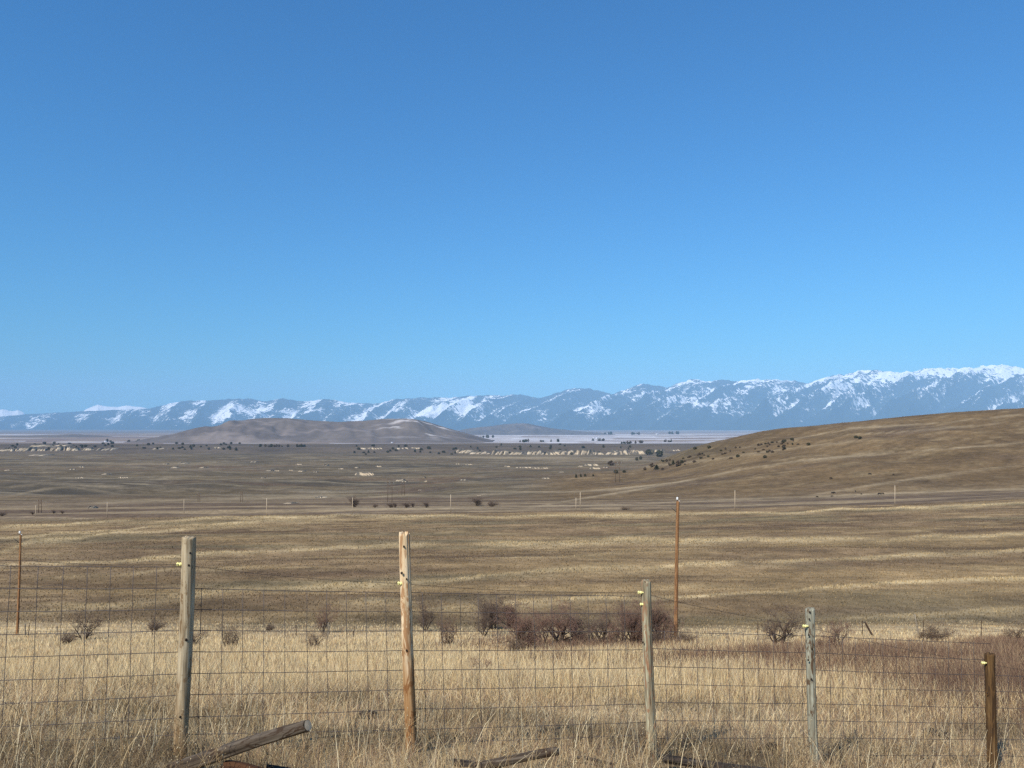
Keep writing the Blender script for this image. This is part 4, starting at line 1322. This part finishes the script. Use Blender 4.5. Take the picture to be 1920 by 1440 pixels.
    # farmsteads
    wall = mat_plain("white_farm_wall", lin(226, 224, 220), noise=(1.0, .05)); roof = mat_plain("pale_metal_roof", lin(200, 200, 204), rough=.5, noise=(1.0, .06)); dk = mat_plain("dark_opening", lin(50, 48, 50))
    for px, py, w, h, lab in [(518, 825, 5, 3, "white farmhouse at the left foot of the grey valley hill"), (524, 825, 4, 2, "low white shed beside the left farmhouse"), (612, 822, 6, 2.4, "white barn below the middle of the valley hill"), (858, 819, 6, 2.4, "white barn at the right end of the valley hill"),
                              (1113, 823, 4, 2.4, "left white building of the farm row above the bluffs"), (1119, 823, 4, 2.4, "right white building of the farm row above the bluffs"), (1141, 815, 6, 2, "white buildings at the mountain foot left of the tall tree"), (1232, 815, 5, 2, "white barn at the mountain foot near the hill"),
                              (198, 829, 4, 2.4, "white farm building among the trees on the left bench"), (735, 831, 4, 2, "small white house in the tree row below the valley hill")]:
        X, D, z = on_ground(px, py, 4600); s = D / F
        e = empty("farm_building", (X, D, z), rr.uniform(-.4, .4)); tag(e, lab, "building", "white farm buildings of the valley")
        W, H, Dp = w * s, h * s, w * s * .6
        V = [(-W / 2, -Dp / 2, -2), (W / 2, -Dp / 2, -2), (W / 2, Dp / 2, -2), (-W / 2, Dp / 2, -2), (-W / 2, -Dp / 2, H * .6), (W / 2, -Dp / 2, H * .6), (W / 2, Dp / 2, H * .6), (-W / 2, Dp / 2, H * .6), (-W / 2, 0, H * .97), (W / 2, 0, H * .97)]
        mesh_object("wall", V, [(0, 1, 5, 4), (2, 3, 7, 6), (1, 2, 6, 9, 5), (3, 0, 4, 8, 7), (3, 2, 1, 0)], wall, e)
        ov = W * .04
        a, b, c = (-W / 2 - ov, -Dp / 2 - ov, H * .58), (W / 2 + ov, -Dp / 2 - ov, H * .58), (W / 2 + ov, 0, H)
        d = (-W / 2 - ov, 0, H); e1 = (-W / 2 - ov, Dp / 2 + ov, H * .58); f1 = (W / 2 + ov, Dp / 2 + ov, H * .58)
        up = lambda p: (p[0], p[1], p[2] + .3)
        mesh_object("roof", [a, b, c, d, e1, f1] + [up(p) for p in (a, b, c, d, e1, f1)], [(6, 7, 8, 9), (9, 8, 11, 10), (3, 2, 1, 0), (4, 5, 2, 3), (0, 1, 7, 6), (5, 4, 10, 11), (0, 6, 9, 3), (3, 9, 10, 4), (1, 2, 8, 7), (2, 5, 11, 8)], roof, e)
        mesh_object("door", [(-W * .1, -Dp / 2 - .12, 0), (W * .1, -Dp / 2 - .12, 0), (W * .1, -Dp / 2 - .12, H * .42), (-W * .1, -Dp / 2 - .12, H * .42)], [(0, 1, 2, 3)], dk, e)

    # cattle
    hide = mat_plain("black_cow_hide", lin(30, 26, 24), rough=.8, noise=(3, .3))

    def cow_mesh(graze):
        parts = []
        # trunk: deep chest, level back, tucked belly
        xs = [-1.02, -.95, -.7, -.35, 0, .35, .6, .78]
        top = [1.18, 1.27, 1.30, 1.29, 1.28, 1.30, 1.33, 1.22]; bot = [.98, .80, .66, .58, .56, .58, .64, .86]; wd = [.10, .22, .29, .31, .32, .30, .26, .14]
        V = []; Fc = []; n = 12
        for x, t, b, w in zip(xs, top, bot, wd):
            for k in range(n):
                a = 2 * math.pi * k / n
                V.append((x, w * math.cos(a), (t + b) / 2 + (t - b) / 2 * math.sin(a)))
        for i in range(len(xs) - 1):
            for k in range(n):
                Fc.append((i * n + k, (i + 1) * n + k, (i + 1) * n + (k + 1) % n, i * n + (k + 1) % n))
        Fc.append(tuple(range(n))); Fc.append(tuple(range(len(xs) * n - 1, (len(xs) - 1) * n - 1, -1)))
        parts.append((V, Fc))
        if graze:
            neck = [(.62, 0, 1.12), (.95, 0, .85), (1.12, 0, .52), (1.16, 0, .36), (1.22, 0, .10)]
        else:
            neck = [(.62, 0, 1.12), (.95, 0, 1.3), (1.12, 0, 1.38), (1.3, 0, 1.3), (1.5, 0, 1.16)]
        parts.append(tube(neck, [.26, .19, .14, .14, .085], 10))
        h = Vector(neck[2])
        for s in (-1, 1):
            parts.append(tube([h + Vector((0, s * .1, .04)), h + Vector((-.04, s * .26, .05))], [.05, .02], 5))
            # hind leg: knee forward, hock back, straight shank
            parts.append(tube([(-.78, s * .17, .95), (-.62, s * .17, .70), (-.86, s * .16, .46), (-.80, s * .16, .06), (-.76, s * .16, -.05)], [.18, .12, .06, .05, .065], 7))
            parts.append(tube([(.52, s * .16, .9), (.56, s * .16, .62), (.52, s * .15, .38), (.53, s * .15, .06), (.56, s * .15, -.05)], [.14, .10, .065, .048, .062], 7))
        parts.append(tube([(-1.0, 0, 1.22), (-1.1, 0, 1.0), (-1.1, 0, .6), (-1.08, 0, .45)], [.04, .03, .025, .05], 5))
        return merge(parts)
    meshes = []
    for i, (px, py, rz, g, sc, lab) in enumerate([(1558, 899, .3, 1, 1.35, "black cow grazing alone on the hill, left of two"), (1631, 891, 2.9, 1, 1.35, "black cow grazing alone on the hill, right of two"), (1675, 891, .2, 1, .9, "faint brown black cow far up the slope to the right"),
                                                  (1561, 926, .1, 0, 1.1, "cow standing lower on the slope left of the pale pole"), (1564, 926, 3.0, 1, 1.0, "cow grazing right beside the standing one on the slope"), (1649, 928, 3.3, 1, 1.25, "larger cow of the pair by the pale pole"), (1655, 927, .1, 1, 1.0, "smaller cow of the pair by the pale pole"),
                                                  (1604, 923, 1.4, 0, .9, "cow seen end on above the pale grass strip"), (1615, 928, 1.7, 0, .8, "calf seen end on in the pale grass strip"), (1532, 933, .2, 1, .9, "cow lowest on the left of the herd"), (1560, 932, 3.0, 1, .8, "small cow low on the slope below the standing cow")]):
        if g >= len(meshes) + 5: pass
        X, D, z = on_ground(px, py, 560)
        if i == 0:
            dat = {}
        if g not in dat:
            v, f = cow_mesh(g)
            o = mesh_object("cow", v, f, hide, smooth=True); dat[g] = o.data
        else:
            o = bpy.data.objects.new("cow", dat[g]); COL.objects.link(o)
        o.location = (X, D, z); o.rotation_euler = (0, 0, rz); o.scale = (sc,) * 3
        tag(o, lab, "cow", "cattle on the hill")


build_far()


# ------------------------------------------------------------------ grass
def blade_mesh(name, X, Y, Z, H, W, lean_x, lean_y, C0, C1, mat, curve=.35):
    """one tapering bent blade per point"""
    n = len(X)
    a = RNG.uniform(-.9, .9, n)
    sx, sy = np.cos(a) * W / 2, np.sin(a) * W / 2
    V = np.zeros((n, 5, 3), np.float32)
    mx, my = lean_x * H * curve, lean_y * H * curve
    V[:, 0] = np.stack([X - sx, Y - sy, Z - .02], -1); V[:, 1] = np.stack([X + sx, Y + sy, Z - .02], -1)
    V[:, 2] = np.stack([X + mx - sx * .8, Y + my - sy * .8, Z + H * .55], -1); V[:, 3] = np.stack([X + mx + sx * .8, Y + my + sy * .8, Z + H * .55], -1)
    V[:, 4] = np.stack([X + lean_x * H, Y + lean_y * H, Z + H], -1)
    b = (np.arange(n) * 5)[:, None]
    q = b + np.array([[0, 1, 3, 2]]); t = b + np.array([[2, 3, 4]])
    C = np.zeros((n, 5, 3), np.float32)
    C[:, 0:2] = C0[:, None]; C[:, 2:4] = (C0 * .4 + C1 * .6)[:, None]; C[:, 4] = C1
    return mesh_object(name, V.reshape(-1, 3), [q.astype(np.int32), t.astype(np.int32)], mat, colors=C.reshape(-1, 3))


def mat_grass(name):
    m, nt, b = new_mat(name)
    at_ = N(nt, "ShaderNodeAttribute", attribute_name="col")
    nt.links.new(at_.outputs["Color"], b.inputs["Base Color"])
    b.inputs["Specular IOR Level"].default_value = 0.1
    tr = N(nt, "ShaderNodeBsdfTranslucent")
    nt.links.new(at_.outputs["Color"], tr.inputs["Color"])
    mx = N(nt, "ShaderNodeMixShader"); mx.inputs[0].default_value = .35
    nt.links.new(b.outputs[0], mx.inputs[1]); nt.links.new(tr.outputs[0], mx.inputs[2])
    nt.links.new(mx.outputs[0], nt.nodes["Material Output"].inputs["Surface"])
    return m


SHRUB_ZONES = [  # picture ellipses of low red twig scrub: cx cy rx ry
    (1320, 1243, 90, 12, .9), (1480, 1238, 130, 16, 1.0), (1680, 1242, 180, 22, 1.0), (1880, 1230, 90, 34, 1.3), (1820, 1310, 110, 34, 1.0), (1900, 1290, 80, 60, 1.1), (1560, 1265, 130, 14, .6),
    (1040, 1244, 60, 8, .3), (1080, 1212, 170, 12, .9), (950, 1206, 70, 12, .7), (1230, 1206, 60, 10, .8), (1760, 1285, 130, 26, .6),
]


def shrub_density(px, py):
    d = np.zeros_like(px)
    for cx, cy, rx, ry, a in SHRUB_ZONES:
        d = np.maximum(d, a * np.exp(-(((px - cx) / rx) ** 2 + ((py - cy) / ry) ** 2)))
    return d


def build_grass():
    gm = mat_grass("dry_grass_blades")
    # --- meadow blades
    n = 360000
    L = RNG.uniform(math.log(3.6), math.log(84), n)
    D = np.exp(L)
    u = RNG.uniform(-.74, .74, n)
    X = u * D
    Z = height(X, D)
    px = 960 + F * u; py = HY - (Z - CZ) / D * F
    tall = sstep(8.5, 11, D + 1.2 * fbm(X / 3, D / 3, 160, 2))          # pale tall meadow beyond the fence
    right = sstep(1180, 1500, px)
    clump = .5 + .8 * fbm(X / 2.2, D / 2.2, 161, 3)
    broad = .5 + .8 * fbm(X / 9, D / 6, 162, 3)
    H = (.04 + .13 * RNG.random(n) ** 1.5) * (1 - tall) + (.10 + .26 * RNG.random(n)) * tall
    H *= .65 + .7 * np.clip(clump, 0, 1)
    H *= np.where(D > 60, .75, 1.0) * (1 - .5 * sstep(70, 80, D))
    W = np.maximum(.0028, D * .00058) * RNG.uniform(.7, 1.3, n)
    pal = np.array([lin(230, 206, 156), lin(242, 222, 178), lin(198, 168, 124), lin(166, 138, 108), lin(198, 180, 148), lin(140, 120, 104)])
    pr_short = np.array([.16, .07, .20, .25, .14, .18]); pr_tall = np.array([.42, .22, .18, .06, .10, .02])
    r = RNG.random(n)
    mixp = np.clip(tall * (.55 + .6 * broad) * (1 - .35 * right), 0, 1)[:, None]
    cp = np.cumsum(pr_short * (1 - mixp) + pr_tall * mixp, 1)
    k = (r[:, None] > cp).sum(1).clip(0, 5)
    c = pal[k] * RNG.uniform(.8, 1.15, n)[:, None]
    c = c * (1 - .38 * (1 - tall) * sstep(.42, .75, .5 + .8 * fbm(X / .9, D / .7, 165, 3)))[:, None]
    ls = .25 + .55 * (1 - tall)
    c = c * (1 - .34 * (1 - tall) * sstep(.40, .75, .5 + .8 * fbm(X / .9, D / .7, 165, 3)))[:, None]
    lx = RNG.normal(.08, 1, n) * ls; ly = RNG.normal(0, .9, n) * ls
    logs = ((px > 290) & (px < 630) & (D < 5.05)) | ((px > 830) & (px < 1060) & (D < 5.65)) | ((px > 1225) & (px < 1490) & (D < 6.25))
    H = np.where(logs, H * .6, H)
    keep = (RNG.random(n) > .5 * (1 - clump.clip(0, 1)) + .45 * logs) & (RNG.random(n) > .6 * shrub_density(px, py).clip(0, 1) * (D > 11))
    keep &= D + 9 * fbm(X / 16, D / 30, 39, 3) < 75 + 6 * RNG.random(n)
    g = lambda a: a[keep]
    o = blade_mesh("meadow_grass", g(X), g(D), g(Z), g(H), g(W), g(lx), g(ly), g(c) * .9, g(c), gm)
    tag(o, "dry straw coloured meadow grass", "grass", kind="stuff")

    # --- tufts on the slope beyond
    n = 120000
    D = np.exp(RNG.uniform(math.log(76), math.log(430), n)); u = RNG.uniform(-.74, .74, n); X = u * D
    Z = height(X, D)
    cc, pale = ground_colour(X, D, Z)
    H = (.07 + .13 * RNG.random(n)) * (1 + 1.3 * pale); W = D * .0010 * RNG.uniform(.6, 1.4, n) * (1 + .3 * pale)
    c = cc * RNG.uniform(.82, 1.42, n)[:, None]
    c = mixc(c, lin(190, 166, 122) * np.ones_like(c), (RNG.random(n) < .10) * .5)
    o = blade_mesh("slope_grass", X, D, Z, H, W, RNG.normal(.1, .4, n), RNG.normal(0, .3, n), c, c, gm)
    tag(o, "short brown grazed grass on the slope", "grass", kind="stuff")

    # --- red twig scrub at the right
    n = 170000
    D = np.exp(RNG.uniform(math.log(9), math.log(60), n)); u = RNG.uniform(-.12, .74, n); X = u * D; Z = height(X, D)
    px = 960 + F * u; py = HY - (Z - CZ) / D * F
    dn = shrub_density(px, py) * (.35 + 1.1 * np.clip(.5 + fbm(X / 1.6, D / 1.6, 170, 3), 0, 1))
    keep = RNG.random(n) < dn * .75
    X, D, Z, dn = X[keep], D[keep], Z[keep], dn[keep]; n = len(X)
    H = (.22 + .4 * RNG.random(n)) * (.7 + .4 * dn.clip(0, 1.3)); W = np.maximum(.004, D * .0005)
    pal = np.array([lin(122, 94, 78), lin(146, 120, 96), lin(104, 82, 70), lin(176, 150, 116)])
    c = pal[RNG.integers(0, 4, n)] * RNG.uniform(.75, 1.15, n)[:, None]
    o = blade_mesh("low_twig_scrub", X, D, Z, H, W, RNG.normal(0, .45, n), RNG.normal(0, .45, n), c, c, gm, curve=.5)
    tag(o, "low reddish brown twiggy scrub in the meadow at the right", "scrub", kind="stuff")

    # --- long single stalks near the fence
    n = 3000
    D = RNG.uniform(3.9, 8.5, n); u = RNG.uniform(-.72, .72, n); X = u * D; Z = height(X, D)
    H = RNG.gamma(4, .07, n).clip(.1, .75)
    c = np.array([lin(236, 218, 176), lin(214, 190, 144), lin(186, 160, 120)])[RNG.integers(0, 3, n)] * RNG.uniform(.85, 1.1, n)[:, None]
    o = blade_mesh("tall_grass_stalks", X, D, Z, H, np.where((X > -2.2) & (X < -1.1) & (D < 5), .0, 1) * RNG.uniform(.0026, .0055, n), RNG.normal(.12, .38, n), RNG.normal(0, .3, n), c, c, gm, curve=.42)
    tag(o, "long pale dry stalks standing along the fence", "grass", kind="stuff")

    # --- dry branching weeds with pale seed heads
    V = []; Fc = []; C = []
    rr = random.Random(21)

    def seg(p, q, r, col):
        v, f = tube([p, q], [r, r * .75], 3, cap=False)
        o_ = len(V); V.extend(v); Fc.extend([tuple(i + o_ for i in ff) for ff in f]); C.extend([col] * len(v))

    def seed(p, s, col):
        o_ = len(V)
        for d in ((1, 0, 0), (-1, 0, 0), (0, 1, 0), (0, -1, 0), (0, 0, 1.4), (0, 0, -1)):
            V.append((p[0] + d[0] * s, p[1] + d[1] * s, p[2] + d[2] * s)); C.append(col)
        for f in ((0, 2, 4), (2, 1, 4), (1, 3, 4), (3, 0, 4), (2, 0, 5), (1, 2, 5), (3, 1, 5), (0, 3, 5)):
            Fc.append(tuple(o_ + i for i in f))
    for w in range(330):
        d = rr.uniform(4.3, 7.6); uu = rr.uniform(-.7, .7)
        if rr.random() < .25: uu = rr.choice([-.62, -.5, -.4, -.41, .5, .46]) + rr.gauss(0, .03)
        x = uu * d; z = float(height(x, np.array(d)))
        col = tuple(lin(*rr.choice([(196, 172, 128), (176, 150, 112), (150, 126, 98)])))
        h = rr.uniform(.15, .5)
        p = Vector((x, d, z - .02)); dr = Vector((rr.gauss(0, .2), rr.gauss(0, .2), 1)).normalized()
        for s in range(5):
            q = p + dr * (h / 5)
            seg(p, q, .0017, col)
            p = q; dr = (dr + Vector((rr.gauss(0, .12), rr.gauss(0, .12), .05))).normalized()
            if s >= 1:
                for b in range(rr.randint(1, 3)):
                    bd = (dr * .7 + Vector((rr.uniform(-1, 1), rr.uniform(-1, 1), rr.uniform(-.1, .5)))).normalized()
                    e = p + bd * h * rr.uniform(.12, .34)
                    seg(p, e, .0012, col)
                    if rr.random() < .6: seed(e, rr.uniform(.0022, .0045), tuple(lin(228, 212, 174)))
        seed(p, .005, tuple(lin(222, 204, 164)))
    o = mesh_object("dry_weeds", V, Fc, gm, colors=np.array(C))
    tag(o, "dry branching weeds with pale seed heads along the fence", "weeds", kind="stuff")


build_grass()


# ------------------------------------------------------------------ the hazy air of the valley
def build_haze():
    x, y0, y1, z0, z1 = 78000, -21000, 92000, -600, 4450
    V = [(-x, y0, z0), (x, y0, z0), (x, y1, z0), (-x, y1, z0), (-x, y0, z1), (x, y0, z1), (x, y1, z1), (-x, y1, z1)]
    Fc = [(3, 2, 1, 0), (4, 5, 6, 7), (0, 1, 5, 4), (1, 2, 6, 5), (2, 3, 7, 6), (3, 0, 4, 7)]
    m = bpy.data.materials.new("valley_haze"); m.use_nodes = True
    nt = m.node_tree; nt.nodes.clear()
    out = nt.nodes.new("ShaderNodeOutputMaterial")
    v = nt.nodes.new("ShaderNodeVolumePrincipled")
    v.inputs["Color"].default_value = (*HAZE_COLOR, 1)
    v.inputs["Density"].default_value = HAZE_DENSITY
    v.inputs["Anisotropy"].default_value = -0.2
    nt.links.new(v.outputs[0], out.inputs["Volume"])
    o = mesh_object("haze", V, Fc, m)
    o["kind"] = "stuff"


build_haze()
